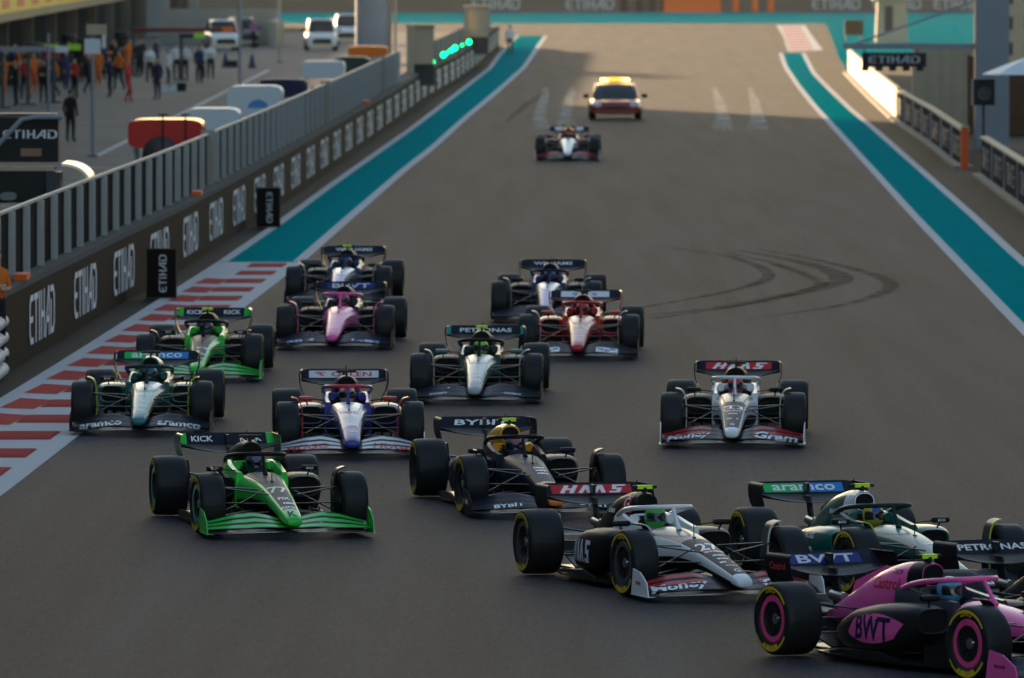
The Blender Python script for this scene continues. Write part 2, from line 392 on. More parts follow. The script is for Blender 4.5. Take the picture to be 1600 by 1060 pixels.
body = wall_strip('wall_panel', -.25, 0, 0, 1.22, wy, M_WALL, wall)
wall_strip('ledge', -.62, -.02, 1.22, 1.33, wy, mat('dark_concrete', (.13, .125, .12), .9, spec=.03, noise=.25, nscale=1.5), wall)
wall_strip('back_wall', -.62, -.26, 0, 1.219, wy, M_CONC, wall)
lt = None
for i in range(40):
    v0 = 153.0 + 10.25*i - (2.2 if i == 0 else 0) + 2.2*(i == 0)
    if v0 > 556: break
    a = Vector((wx(v0), v0)); b = Vector((wx(v0+5.6), v0+5.6)); d = (b-a)
    if lt is None:
        lt = flat_text('wall_lettering', ETIHAD, M_WHITE, (0, 0, 0), (0, 1, 0), (0, 0, 1), .86, width=5.6, parent=wall, off=.018)
        o = lt
    else: o = lt.copy(); COL.objects.link(o)
    c = (a+b)/2; o.location = (c.x - wall.location.x, c.y - wall.location.y, .64); o.rotation_euler = (0, 0, -math.atan2(d.x, d.y))
for px, py in ((46, 440), (326, 308), (640, 163)):
    yv = gp(px, py, 1.3).y; mb = MB(); mb.box(wl(wx(yv)-.1, yv, 1.385), (.22, 1.1, .10)); mb.build('orange_marker', M_ORANGE, wall, smooth=False)
# debris fence on the ledge
fen = empty('debris_fence', (wx(146.6)-.32, 146.6, 1.33)); tag(fen, 'grey metal debris fence of upright posts standing on the pit wall ledge', 'fence')
def fl(x, y, z): return (x - fen.location.x, y - fen.location.y, z - 1.33)
pm = MB(); pm.box((0, 0, .56), (.20, .07, 1.12)); post0 = pm.build('post', M_POST, fen, smooth=False); post0.location = fl(wx(146.8)-.32, 146.8, 1.33)
pw = MB(); pw.box((0, 0, .62), (.30, .12, 1.24)); wide0 = None
v = 146.8; k = 0
while v < 352:
    v += 3.15 if v < 260 else 3.6; k += 1
    if k in (20, 41, 56):
        if wide0 is None: wide0 = pw.build('wide_post', mat('beige_post', (.34, .30, .25), .7), fen, smooth=False); o = wide0
        else: o = wide0.copy(); COL.objects.link(o)
    else: o = post0.copy(); COL.objects.link(o)
    o.location = fl(wx(v)-.32, v, 1.33)
fy = [146.8] + [150 + 10*i for i in range(21)]
for (x0, x1, z0, z1, m, nm) in ((-.35, -.29, 2.45, 2.50, M_POST, 'top_rail'), (-.355, -.34, 1.335, 2.449, M_GLASSF, 'mesh_panel')):
    mb = MB(); mb.rings([[fl(wx(q)+a, q, b) for a, b in ((x0, z0), (x1, z0), (x1, z1), (x0, z1))] for q in fy], True, True); mb.build(nm, m, fen, smooth=False)
# two boards standing out from the wall
def board(x0, y0, x1, y1, txt_up, label):
    b = gp((x0+x1)/2, y1); s = F/b.y; wdt = (x1-x0)/s; ht = (y1-y0)/s
    e = empty('advertising_board', b); tag(e, label, 'board')
    mb = MB(); mb.box((0, .06, ht/2), (wdt, .12, ht)); mb.build('panel', M_WALL, e, smooth=False)
    mb = MB()
    for q in ((0, 0, .012), (0, 0, ht-.012)): mb.box((q[0], -.003, q[2]), (wdt, .012, .02))
    for sx in (-1, 1): mb.box((sx*(wdt/2-.008), -.003, ht/2), (.016, .012, ht-.045))
    mb.build('frame', mat('bronze_edge', (.06, .045, .035), .45), e, smooth=False)
    flat_text('lettering', ETIHAD, mat('grey_print', (.5, .5, .52), .5), (.03, 0, ht/2), (0, 0, txt_up), (-txt_up, 0, 0), .15, width=.72, parent=e, off=.004)
board(228, 388, 276, 467, 1, 'dark upright board with lettering standing out from pit wall beside red kerb blocks')
board(400, 293, 438, 356, -1, 'dark upright board with lettering beside the start of the teal strip')
# white barrier at the near end of the wall
bar = empty('tyre_barrier', gp(2, 590)); tag(bar, 'white stacked barrier at the end of the pit wall', 'barrier')
for i in range(4):
    mb = MB(); rg = []
    for yv in (-9, 0): rg.append([(.0 + .16*math.cos(a) - .03, yv, .13 + i*.255 + .125*math.sin(a)) for a in [q*math.pi/6 for q in range(12)]])
    mb.rings(rg); mb.build('barrier_roll', mat('white_barrier', (.5, .5, .5), .6, noise=.3, nscale=3), bar)
# ---------------------------------------------------------------- right hand barriers
M_BEIGE = mat('beige_wall', (.42, .33, .23), .8, noise=.12, nscale=1.5)
M_SAND = mat('pale_barrier', (.40, .32, .22), .7, noise=.1, nscale=1)
M_GPAN = mat('grey_banner', (.06, .063, .068), .95, spec=.0, noise=.5, nscale=5)
def barrier(name, pix, h, label, panel_m, gap=3.6, cap=True):
    P = [gp(*p) for p in pix]; e = empty(name, P[0]); tag(e, label, 'barrier'); q = [p - P[0] for p in P]
    def strip(nm, o0, o1, z0, z1, m):
        mb = MB(); rg = []
        for i, p in enumerate(q):
            t = (q[min(i+1, len(q)-1)] - q[max(i-1, 0)]).normalized(); n = Vector((-t.y, t.x, 0))
            n = n if n.x > 0 else -n
            rg.append([p + n*o0 + Vector((0, 0, z0)), p + n*o1 + Vector((0, 0, z0)), p + n*o1 + Vector((0, 0, z1)), p + n*o0 + Vector((0, 0, z1))])
        mb.rings(rg); return mb.build(nm, m, e, smooth=False)
    strip('base', -.25, .3, 0, .08, M_CONC); strip('panel', 0, .15, .08, h-.06, panel_m)
    if cap: strip('cap_rail', -.05, .2, h-.06, h, M_SAND)
    return e, q
b1, q1 = barrier('lit_barrier', [(1400, 187), (1362, 152), (1325, 115)], 1.25, 'plain pale barrier wall glowing in the low sun', M_SAND, cap=False)
b2, q2 = barrier('banner_barrier', [(1505, 264), (1452, 222), (1402, 189)], 1.15, 'barrier with grey banners and pale top rail ending at the orange post', M_GPAN)
b3, q3 = barrier('banner_barrier', [(1760, 440), (1660, 370), (1600, 325), (1533, 275)], 1.15, 'barrier with grey patterned banners curving behind the pit entry', M_GPAN)
for e, q, n in ((b2, q2, 7), (b3, q3, 9)):
    a, b = q[0], q[-1]
    for i in range(n):
        c = a.lerp(b, (i+.5)/n); d = (b-a).normalized()
        flat_text('banner_print', ETIHAD, mat('faint_print', (.26, .28, .30), .6), c + Vector((-.012, 0, .6)), (d.x, d.y, 0) if d.y > 0 else (-d.x, -d.y, 0), (0, 0, 1), .62, width=(b-a).length/n*.6, parent=e, off=-.03)
        mb = MB(); mb.box((a.lerp(b, i/n)) + Vector((-.02, 0, .58)), (.07, .08, .98)); mb.build('post', M_POST, e, smooth=False)
op = empty('orange_post', gp(1507, 265)); tag(op, 'square orange end post of the barrier', 'post')
mb = MB(); mb.box((0, 0, .62), (.22, .5, 1.24)); mb.build('post_body', mat('orange_foam', (.62, .09, .015), .6), op, smooth=False)
mb = MB(); mb.box((0, 0, 1.26), (.26, .54, .04)); mb.build('post_cap', M_SAND, op, smooth=False)
# ================================================================== RACE CARS
def sell(w, zb, zt, n=20, e=2.6, cx=0.0):
    zc = (zb+zt)/2; h = (zt-zb)/2; out = []
    for i in range(n):
        a = 2*math.pi*(i+.5)/n; c, s = math.cos(a), math.sin(a)
        out.append((cx + w*math.copysign(abs(c)**(2/e), c), zc + h*math.copysign(abs(s)**(2/e), s)))
    return out
CH = [(-2.99,.070,.165,.225),(-2.95,.095,.15,.26),(-2.75,.115,.165,.315),(-2.4,.135,.20,.385),(-2.0,.158,.24,.46),(-1.6,.182,.255,.53),
      (-1.2,.215,.235,.585),(-.9,.25,.19,.615),(-.65,.285,.14,.635),(-.45,.315,.11,.645)]
SHARED = {}
def shared(key, fn):
    """mesh data shared by alike parts: built once, then linked again"""
    if key not in SHARED: o = fn(); SHARED[key] = o.data; return o
    return None
def put(key, name, builder, parent, mats=None):
    if key in SHARED: o = link(name, SHARED[key], parent)
    else: o = builder(); o.parent = parent; SHARED[key] = o.data
    if mats:
        for i, m in enumerate(mats):
            o.material_slots[i].link = 'OBJECT'; o.material_slots[i].material = m
    return o
def airfoil(mb, span, le, te, th=.012, nseg=24, camber=.02, mi=0):
    """wing element: le(x), te(x) give (y, z)"""
    rg = []
    for i in range(nseg+1):
        x = -span + 2*span*i/nseg; a = le(x); b = te(x); r = []
        for t, o in ((0, 0), (.15, .7), (.5, 1), (.8, .6), (1, .12), (.8, -.6), (.5, -1), (.15, -.7)):
            yy = lerp(a[0], b[0], t); zz = lerp(a[1], b[1], t) - camber*math.sin(math.pi*t)
            r.append((x, yy, zz + o*th*.5))
        rg.append(r)
    return mb.rings(rg, True, True, mi)
def fw_shape(x, k):
    t = abs(x)/.98
    s = interp([(0, .55), (.14, .60), (.42, 1.0), (.62, .92), (.85, .55), (1, .42)], t)[0]
    sweep = .30*t*t
    y0 = -2.97 + .145*k + sweep; z0 = .075 + (.056*k)*s + .012*math.cos(t*3) + .010*math.sin(t*9)*(k > 0)
    return y0, z0, s
def wheel_set(car, x, y, hw, steer, rim, key, side):
    w = put(('tyre', key), 'wheel', lambda: tyre_mesh(hw), car)
    w.location = (x, y, .36); w.rotation_euler = (0, 0, steer + (math.pi if side < 0 else 0))
    put(('rim', key), 'rim', lambda: rim_mesh(hw), w, [rim[0], rim[1], M_METAL])
    for a0, a1 in ((.55, 2.6), (3.7, 5.75)): put(('stripe', key, a0), 'tyre_stripe', lambda: stripe_mesh(hw, a0, a1), w)
    for ang, tx in ((0, 'ZERO'), (math.pi, '~')):
        put(('tt', key, tx), 'tyre_lettering', lambda: arc_text(tx, hw, ang), w)
    return w
def tyre_mesh(hw):
    prof = [(-hw*.80,.232),(-hw*.95,.25),(-hw*1.0,.285),(-hw*.985,.318),(-hw*.93,.342),(-hw*.82,.354),(-hw*.55,.3595),(0,.361),(hw*.55,.3595),(hw*.82,.354),(hw*.93,.342),(hw*.985,.318),(hw*1.0,.285),(hw*.95,.25),(hw*.80,.232),(0,.225)]
    n = 48; mb = MB()
    mb.rings([[(px, r*math.cos(2*math.pi*i/n), r*math.sin(2*math.pi*i/n)) for px, r in prof] for i in range(n)] + [[(px, r, 0) for px, r in prof]], True, False)
    return mb.build('wheel', M_TYRE)
def rim_mesh(hw):
    n = 36; mb = MB()
    prof = [(hw*.84,.236,0),(hw*.90,.225,0),(hw*.88,.175,0),(hw*.70,.165,1),(hw*.62,.06,1),(hw*.75,.05,2),(hw*.78,.0005,2)]
    rg = [[(px, r*math.cos(2*math.pi*i/n), r*math.sin(2*math.pi*i/n)) for i in range(n)] for px, r, _ in prof]
    mb.rings(rg, True, False, lambda i, j: prof[i+1][2] if j >= 0 else 0)
    for q in range(10):                                   # spokes
        a = q*2*math.pi/10; ca, sa = math.cos(a), math.sin(a)
        pts = []
        for r, wd in ((.055, .010), (.168, .016)):
            for s in (-1, 1): pts += [(hw*.74, r*ca - s*wd*sa, r*sa + s*wd*ca), (hw*.60, r*ca - s*wd*sa, r*sa + s*wd*ca)]
        mb.add(pts, ((0,2,6,4),(0,4,5,1),(2,3,7,6),(1,5,7,3)), 1)
    mb.rings([[(px, r*math.cos(2*math.pi*i/n), r*math.sin(2*math.pi*i/n)) for i in range(n)] for px, r in ((-hw*.8,.236),(-hw*.5,.10),(-hw*.5,.001))], True, False, 1)
    return mb.build('rim', [M_BLACK, M_BLACK, M_METAL])
def stripe_mesh(hw, a0, a1):
    mb = MB(); rg = []
    for i in range(25):
        a = lerp(a0, a1, i/24); rg.append([(hw*px + .0025, r*math.cos(a), r*math.sin(a)) for px, r in ((.998,.296),(.984,.319))])
    mb.rings(rg, False, False)
    return mb.build('tyre_stripe', M_YEL)
def arc_text(tx, hw, ang):
    vs, fs, asp = text_data(tx, .02); mb = MB(); h = .055; pts = []
    for x, y in vs:
        r = .288 + y*h; a = ang + x*h/.288
        pts.append((hw*1.0 + .003, r*math.sin(a), r*math.cos(a)))
    mb.add(pts, fs); return mb.build('tyre_lettering', M_YEL, None, smooth=False)
DRV = {}
def make_car(S):
    """S: spec dict.  local axes: -y forward, x to the picture's right when unturned"""
    psi = S['yaw']; hd = Vector((math.sin(psi), -math.cos(psi), 0)); Fp = Vector(S['front']); Fp.z = 0
    org = Fp - hd*1.8
    car = empty('race_car', (org.x, org.y, .012), psi); tag(car, S['label'], 'race car', 'open wheel race cars on the track')
    P = lambda c: paint(c)
    top, edge, tip, low = [P(S[k]) for k in ('top', 'edge', 'tip', 'low')]
    body2 = P(S['pod']); cov = P(S['cover']); wing = P(S['wing']); acc = P(S['accent']); cock = P(S['cock'])
    # chassis and nose ------------------------------------------------
    rows = catmull(CH, 3); n = 24; mb = MB()
    rg = [[(x, r[0], z) for x, z in sell(r[1], r[2], r[3], n)] for r in rows]
    def cm(i, j):
        if j < 0: return 2 if i == 0 else 4
        yv = rows[i][0]; a = 2*math.pi*(j+1)/n; s = math.sin(a); c = math.cos(a)
        if yv < S.get('tipy', -2.8): return 2
        if s > S.get('cs', .55) and abs(c) < S.get('cw', .62): return 0 if yv < S.get('topy', -.2) else 5
        if s > -.05: return 1
        return 3
    mb.rings(rg, True, True, cm)
    ch = mb.build('chassis', [top, edge, tip, low, M_VOID, P(S.get('top2', S['top']))], car, angle=50)
    B = bvh_of(ch)
    mb = MB(); mb.tube([(0, -1.25, .57), (0, -1.25, .76)], .006, 6); mb.box((0, -1.25, .575), (.03, .06, .02)); mb.build('pitot_tube', M_BLACK, ch)
    # lettering down the nose
    nose_n = Vector((0, -.19, .98)).normalized(); upv = Vector((0, .98, .19))
    for (tx, yv, h, c) in S.get('nose_text', []):
        z = interp(CH, yv)[2]; td = text_data(tx, .02); decal('lettering', td, B, (0, yv, z), (1, 0, 0), upv, h*1.9, P(c), ch, width=min(h*1.15*td[2], interp(CH, yv)[0]*1.5), off=.003, maxe=.06)
    # cockpit sides, headrest ------------------------------------------
    for s in (-1, 1):
        mb = MB(); rg = []
        for yv, xi, xo, zb, zt in ((-.47,.215,.318,.11,.646),(-.2,.235,.335,.11,.665),(.1,.235,.345,.11,.70),(.35,.22,.345,.11,.735),(.6,.16,.32,.11,.74)):
            rg.append([(s*((xi+xo)/2) + dx, yv, z) for dx, z in [((p[0]), p[1]) for p in sell((xo-xi)/2, zb, zt, 12, 4)]])
        mb.rings(rg); mb.build('cockpit_side', cock, car)
    mb = MB(); mb.box((0, .42, .42), (.42, .30, .60)); mb.box((0, .02, .13), (.44, .95, .05)); mb.build('cockpit_tub', M_BLACK, car, smooth=False)
    mb = MB(); mb.tube([(.21*math.cos(a), .20 + .16*math.sin(a), .685) for a in [math.pi*q/10 for q in range(11)]], .055, 8); mb.build('headrest', P(S.get('head', S['cock'])), car)
    mb = MB(); mb.tube([(.12*math.cos(a), -.36, .58 + .06*math.sin(a)) for a in [2*math.pi*q/14 for q in range(15)]], .014, 6); mb.box((0, -.36, .58), (.16, .03, .07)); mb.build('steering_wheel', M_BLACK, car)
    # halo --------------------------------------------------------------
    hp = [(-.30,.48,.72),(-.325,.25,.775),(-.325,0,.815),(-.29,-.25,.84),(-.18,-.44,.855),(0,-.53,.862),(.18,-.44,.855),(.29,-.25,.84),(.325,0,.815),(.325,.25,.775),(.30,.48,.72)]
    mb = MB(); mb.tube(catmull(hp, 4), .027, 10, lambda i, j: 1 if 14 <= i <= 25 else 0); halo = mb.build('halo', [P(S['halo']), P(S.get('halo2', S['halo']))], car)
    mb = MB(); mb.tube([(0, -.52, .86), (0, -.58, .80), (0, -.66, .71), (0, -.74, .62)], [.022, .018, .020, .035], 8); mb.build('halo_pillar', P(S['halo']), halo)
    # engine cover -------------------------------------------------------
    EC = [(.40,.125,.73,.955),(.55,.15,.62,.965),(.8,.20,.42,.945),(1.1,.225,.28,.88),(1.4,.205,.24,.77),(1.75,.15,.24,.62),(2.1,.09,.26,.48),(2.3,.06,.28,.40)]
    rows = catmull(EC, 3); mb = MB()
    mb.rings([[(x, r[0], z) for x, z in sell(r[1], r[2], r[3], 20, 2.3)] for r in rows], True, True, lambda i, j: 1 if (i < 4 and j >= 0) else 0)
    ec = mb.build('engine_cover', [cov, P(S.get('airbox', S['cover']))], car, angle=50)
    mb = MB(); mb.rings([[(x*k, yv, .845 + (z-.845)*k) for x, z in sell(.122, .74, .95, 20, 2.3)] for yv, k in ((.397, .98), (.392, .86), (.43, .80), (.47, .78))], True, True, lambda i, j: 0 if i == 0 and j >= 0 else 1)
    mb.build('air_intake', [P(S.get('airbox', S['cover'])), M_VOID], ec)
    mb = MB(); mb.add([(s*.006, yv, z) for s in (-1, 1) for yv, z in ((.9,.90),(1.3,.875),(1.85,.70),(1.95,.50),(1.6,.64),(1.2,.80))], [(0,1,2,3,4,5),(11,10,9,8,7,6)] + [(i, (i+1) % 6, 6+(i+1) % 6, 6+i) for i in range(6)])
    mb.build('fin', cov, ec, smooth=False)
    mb = MB(); mb.box((0, .50, .985), (.03, .10, .06)); mb.box((0, .49, 1.018), (.27, .05, .035)); cpod = mb.build('camera_pod', M_BLACK, ec, smooth=False)
    if S.get('lime'):
        mb = MB()
        mb.box((0, .488, 1.019), (.17, .056, .042)); mb.build('lime_sleeve', M_LIME, cpod, smooth=False)
    mb = MB(); mb.tube([(0, .75, .95), (0, .75, 1.08)], .006, 6); mb.build('antenna', M_BLACK, ec)
    # sidepods -------------------------------------------------------------
    SP = [(-.42,.33,.69,.34,.590),(-.30,.30,.735,.27,.612),(0,.28,.765,.17,.615),(.35,.26,.765,.11,.590),(.8,.22,.70,.10,.52),(1.2,.15,.56,.10,.42),(1.6,.08,.36,.12,.33),(1.85,.05,.22,.14,.28)]
    pods = []
    for s in (-1, 1):
        rows = catmull(SP, 3); mb = MB()
        mb.rings([[(s*(r[1]+r[2])/2 + x, r[0], z) for x, z in sell((r[2]-r[1])/2, r[3], r[4], 20, 3.2)] for r in rows], True, True, lambda i, j: 1 if (j < 0 and i == 0) else 0)
        pd = mb.build('sidepod', [body2, M_VOID], car, angle=50); pods.append(pd)
        mb = MB(); mb.rings([[(s*.51 + x*k, yv, .465 + (z-.465)*k) for x, z in sell(.18, .34, .59, 20, 3.2)] for yv, k in ((-.424, 1.0), (-.445, .97), (-.44, .86), (-.38, .8))], True, False)
        mb.build('inlet_lip', body2, pd)
        # mirror
        mb = MB(); rg = [[(s*xx, -.47 + yv*k, .69 + z*k) for yv, z in sell(.045, -.032, .032, 10, 3)] for xx, k in ((.475, .8), (.50, 1), (.64, 1), (.665, .8))]
        mb.rings(rg); mi = mb.build('mirror', P(S.get('mirror', S['low'])), car)
        mb = MB(); mb.tube([(s*.57, -.45, .66), (s*.55, -.42, .60)], .010, 6); mb.tube([(s*.48, -.46, .685), (s*.31, -.40, .66)], .008, 6); mb.build('mirror_stalk', M_CARBON, mi)
        if S.get('mirror_text'): flat_text('lettering', text_data(S['mirror_text']), M_WHITE, (s*.57, -.5165, .69), (1, 0, 0), (0, 0, 1), .028, parent=mi, off=.002)
    if S.get('pod_panel'):
        yv, zv, h, wd, c = S['pod_panel']; g = 12
        td = ([(-.5 + i/g + .18*(j/g-.5), (-.5 + j/g)*(1 - .5*abs(-1 + 2*i/g)**2)) for i in range(g+1) for j in range(g+1)], [(i*(g+1)+j, (i+1)*(g+1)+j, (i+1)*(g+1)+j+1, i*(g+1)+j+1) for i in range(g) for j in range(g)], 1.0)
        decal('pod_panel', td, bvh_of(pods[0]), (-.75, yv, zv), (0, -1, 0), (0, 0, 1), h, P(c), pods[0], width=wd, off=.0015, maxe=.5, jump=.5)
    for (tx, yv, zv, h, c, wd) in S.get('pod_text', []):
        Bp = bvh_of(pods[0]); td = HAASL if tx == 'HAAS' else text_data(tx, .03, .1)
        decal('lettering', td, Bp, (-.75, yv, zv), (0, -1, 0), (0, 0, 1), h, P(c), pods[0], width=wd, jump=.2)
    if S.get('cover_panel'):
        decal('cover_panel', rects([(-.5 + i/6, -.5 + j/6, -.5 + (i+1)/6, -.5 + (j+1)/6) for i in range(6) for j in range(6)]), bvh_of(ec), (-.2, .62, .84), (0, -1, 0), (0, 0, 1), .22, P(S['cover_panel']), ec, width=.2, off=.0015, jump=.3)
    for (tx, yv, zv, h, c) in S.get('cover_text', []):
        decal('lettering', text_data(tx, .02), bvh_of(ec), (-.2, yv, zv), (0, -1, 0), (0, 0, 1), h, P(c), ec, jump=.2)
    # floor ------------------------------------------------------------------
    fp = [(.30,-1.30),(.62,-1.12),(.70,-.7),(.80,-.3),(.80,1.0),(.72,1.38),(.46,1.5),(.46,2.15)]
    outl = [(-x, y) for x, y in fp] + [(x, y) for x, y in reversed(fp)]; m_ = len(outl)
    mb = MB(); mb.add([(x, y, .05) for x, y in outl] + [(x, y, .075) for x, y in outl], [tuple(reversed(range(m_))), tuple(range(m_, 2*m_))] + [(i, (i+1) % m_, m_+(i+1) % m_, m_+i) for i in range(m_)])
    fl_ = mb.build('floor', M_CARBON, car, smooth=False)
    for s in (-1, 1):
        for q in range(3):
            mb = MB(); x0 = s*(.34 + .12*q)
            mb.add([(x0, -1.2 + .03*q, .076), (x0 + s*.10, -.55, .076), (x0 + s*.10, -.55, .24), (x0, -1.15 + .03*q, .26), (x0+s*.008, -1.2 + .03*q, .076), (x0 + s*.108, -.55, .076), (x0 + s*.108, -.55, .24), (x0+s*.008, -1.15 + .03*q, .26)],
                   ((0,1,2,3),(7,6,5,4),(0,4,5,1),(1,5,6,2),(2,6,7,3),(3,7,4,0))); mb.build('floor_fence', M_CARBON, fl_, smooth=False)
        mb = MB(); mb.rings([[(s*xx, yv, z) for xx, z in ((.79,.08),(.815,.08),(.815,zz),(.79,zz))] for yv, zz in ((-.3,.10),(.1,.15),(.8,.13),(1.0,.10))]); mb.build('edge_wing', M_CARBON, fl_, smooth=False)
    mb = MB(); mb.rings([[(xx, yv, z) for xx, z in ((-.45, zb), (.45, zb), (.45, zb+.02), (-.45, zb+.02))] for yv, zb in ((1.55,.07),(2.0,.20),(2.2,.30))])
    mb.build('diffuser', M_CARBON, fl_, smooth=False)
    # front wing ----------------------------------------------------------------
    els = []
    fw = None
    for k in range(4):
        mb = MB(); ln = .20 if k == 0 else .13
        airfoil(mb, .97, lambda x: fw_shape(x, k)[:2], lambda x: (fw_shape(x, k)[0] + ln, fw_shape(x, k)[1] + (.025 if k == 0 else .045)*fw_shape(x, k)[2] + .006), .014, 40, .006,
                lambda i, j: (0 if (abs(-.97 + 1.94*(i+.5)/40) > S.get('wing_in', 0) and j in (1, 2)) else 1))  # front and rear edge faces blackened: shade of the slots put into colour
        o = mb.build('front_wing' if k == 0 else 'flap', [wing if k >= S.get('wing_from', 1) else M_CARBON, M_CARBON], car if k == 0 else fw)
        if k == 0: fw = o
        els.append(o)
    for s in (-1, 1):
        mb = MB(); A = [(-2.72,.05),(-2.66,.20),(-2.45,.30),(-2.22,.33),(-2.16,.05)]
        mb.add([(s*(.975 + .02*(yv+2.7)), yv, z) for yv, z in A] + [(s*(.987 + .02*(yv+2.7)), yv, z) for yv, z in A], [(0,1,2,3,4),(9,8,7,6,5)] + [(i, (i+1) % 5, 5+(i+1) % 5, 5+i) for i in range(5)])
        mb.add([(s*x, yv, .05) for x, yv in ((.90,-2.7),(1.0,-2.7),(1.0,-2.15),(.90,-2.15))] + [(s*x, yv, .058) for x, yv in ((.90,-2.7),(1.0,-2.7),(1.0,-2.15),(.90,-2.15))], ((0,1,2,3),(7,6,5,4),(0,4,5,1),(1,5,6,2),(2,6,7,3),(3,7,4,0)))
        ep = mb.build('endplate', P(S.get('endplate', S['wing'])), fw, smooth=False)
        if S.get('end_text') and s < 0:
            flat_text('lettering', text_data(S['end_text'][0], .02), P(S['end_text'][1]), (-.992, -2.42, .19), (0, -1, 0), (0, 0, 1), S['end_text'][2], parent=ep, off=.012)
    Bw = bvh_of(*els); dn = Vector((0, .93, .36))
    for s in (-1, 1):
        for (tx, xx, zz, h, c, sh) in S.get('fw_text', []):
            if tx in ('Money', 'Gram'):
                if (xx < 0) != (s < 0): continue
                xx = abs(xx)
            td = text_data(tx, .03, sh); decal('lettering', td, Bw, (s*xx, -2.72, zz), (1, 0, 0), (0, .5, .87), h*1.45, P(c), fw, width=min(.60, h*1.75*td[2]), off=.007, maxe=.03, jump=.2)
        if S.get('fw_panel'):
            c, x0, x1 = S['fw_panel']; td = ([(-.5, -.5), (.5, -.5), (.5, .5), (-.5, .5)], [(0, 1, 2, 3)], 1.0)
            g = 8; td = ([(-.5 + i/g, -.5 + j/g) for i in range(g+1) for j in range(g+1)], [(i*(g+1)+j, (i+1)*(g+1)+j, (i+1)*(g+1)+j+1, i*(g+1)+j+1) for i in range(g) for j in range(g)], 1.0)
            decal('wing_panel', td, Bw, (s*(x0+x1)/2, -2.70, .19), (1, 0, 0), (0, .5, .87), .15, P(c), fw, width=x1-x0, off=.003, maxe=.02, jump=.06)
    # wheels ------------------------------------------------------------------------
    rim = (P(S['rim']) if S.get('rim') else M_BLACK, M_BLACK)
    st = S.get('steer', 0)
    for s in (-1, 1):
        wheel_set(car, s*.845, -1.8, .1525, st, rim, 'front', s); wheel_set(car, s*.80, 1.8, .2025, 0, rim, 'rear', s)
        # wheel fins
        for (yb, xin, nm) in ((-1.8, .655, 'wheel_fin'), (1.8, .565, 'wheel_fin')):
            path = catmull([(xin, .20), (xin-.005, .42), (xin, .58), (xin+.02, .68), (xin+.065, .745), (xin+.14, .77)], 4)
            if yb > 0: path = path[:-9]
            mb = MB(); mb.rings([[(s*p[0], yb - .02, p[1]), (s*(p[0]-.010), yb - .02, p[1]+.008), (s*(p[0]-.010), yb + .20, p[1]+.008), (s*p[0], yb + .20, p[1])] for p in path])
            fo = mb.build(nm, M_CARBON, car)
            mb = MB(); mb.rings([[(s*p[0], yb - .035, p[1]), (s*(p[0]-.014), yb - .035, p[1]+.011), (s*(p[0]-.014), yb - .021, p[1]+.011), (s*p[0], yb - .021, p[1])] for p in path]); mb.build('edge_trim', P(S.get('fin', S['accent'])), fo)
        # suspension
        arms = [((.17,-2.08,.47),(.70,-1.82,.545)),((.21,-1.42,.50),(.70,-1.78,.545)),((.16,-2.12,.27),(.71,-1.84,.205)),((.22,-1.35,.25),(.71,-1.78,.205)),
                ((.18,-1.80,.50),(.68,-1.80,.25)),((.17,-2.0,.36),(.70,-1.95,.37)),
                ((.14,1.45,.44),(.62,1.78,.52)),((.10,2.05,.42),(.62,1.82,.52)),((.15,1.35,.24),(.62,1.78,.21)),((.10,2.1,.24),(.62,1.84,.21)),((.10,1.8,.34),(.62,1.8,.36))]
        for i, (a, b) in enumerate(arms):
            mb = MB(); mb.tube([(s*a[0], a[1], a[2]), (s*b[0], b[1], b[2])], .021 if i != 10 else .028, 8, 0, .42); mb.build('suspension_arm', M_CARBON, car)
        for yb, xx in ((-1.8, .69), (1.8, .60)):
            mb = MB(); mb.rings([[(s*xq, yb + r*math.cos(a), .36 + r*math.sin(a)) for a in [2*math.pi*q/16 for q in range(16)]] for xq, r in ((xx-.03, .12), (xx, .17), (xx+.1, .17))]); mb.build('brake_duct', M_CARBON, car)
    # rear wing --------------------------------------------------------------------------
    def mle(x): t = abs(x)/.6; return (2.12 + .05*t, .735 + .10*t**2.2)
    def mte(x): t = abs(x)/.6; return (2.40, .815 + .03*t**2)
    mb = MB(); airfoil(mb, .595, mle, mte, .02, 24, .03); rw = mb.build('rear_wing', M_CARBON if not S.get('rw_low') else P(S['rw_low']), car)
    mb = MB(); FH = .955
    def fle(x): return (2.37, .815 + .012*(abs(x)/.6)**2)
    def fte(x): return (2.50, FH - .02*max(0, abs(x)/.6-.85)/.15)
    airfoil(mb, .59, fle, fte, .014, 24, .006, lambda i, j: 1 if abs(-.59 + 1.18*(i+.5)/24) > S.get('rw_in', .6) else 0)
    flp = mb.build('flap', [P(S['rw']), P(S.get('rw_tip', S['rw']))], rw)
    for s in (-1, 1):
        prof = catmull([(.575,.955),(.603,.93),(.612,.86),(.605,.76),(.575,.66),(.52,.54),(.47,.42)], 3)
        mb = MB(); rg = []
        for x, z in prof:
            y0, y1 = interp([(.42,2.12,2.42),(.6,2.10,2.44),(.74,2.04,2.52),(.96,2.10,2.56)], z); rg.append([(s*x, y0, z), (s*(x+.012), y0, z), (s*(x+.012), y1, z), (s*x, y1, z)])
        mb.rings(rg); ep = mb.build('endplate', P(S.get('rw_end', S['low'])), rw)
        if S.get('rw_end_text') and s < 0:
            Be = bvh_of(ep); decal('lettering', text_data(S['rw_end_text'][0], .02), Be, (-.6, 2.3, .84), (0, -1, 0), (0, 0, 1), .075, P(S['rw_end_text'][1]), ep, jump=.2)
    mb = MB(); airfoil(mb, .46, lambda x: (2.16, .40), lambda x: (2.36, .46), .016, 10, .02); mb.build('beam_wing', M_CARBON, rw)
    mb = MB(); mb.rings([[(-.012, y, z), (.012, y, z), (.012, y+.14, z), (-.012, y+.14, z)] for y, z in ((2.12,.40),(2.14,.6),(2.22,.80))]); mb.build('pylon', M_CARBON, rw, smooth=False)
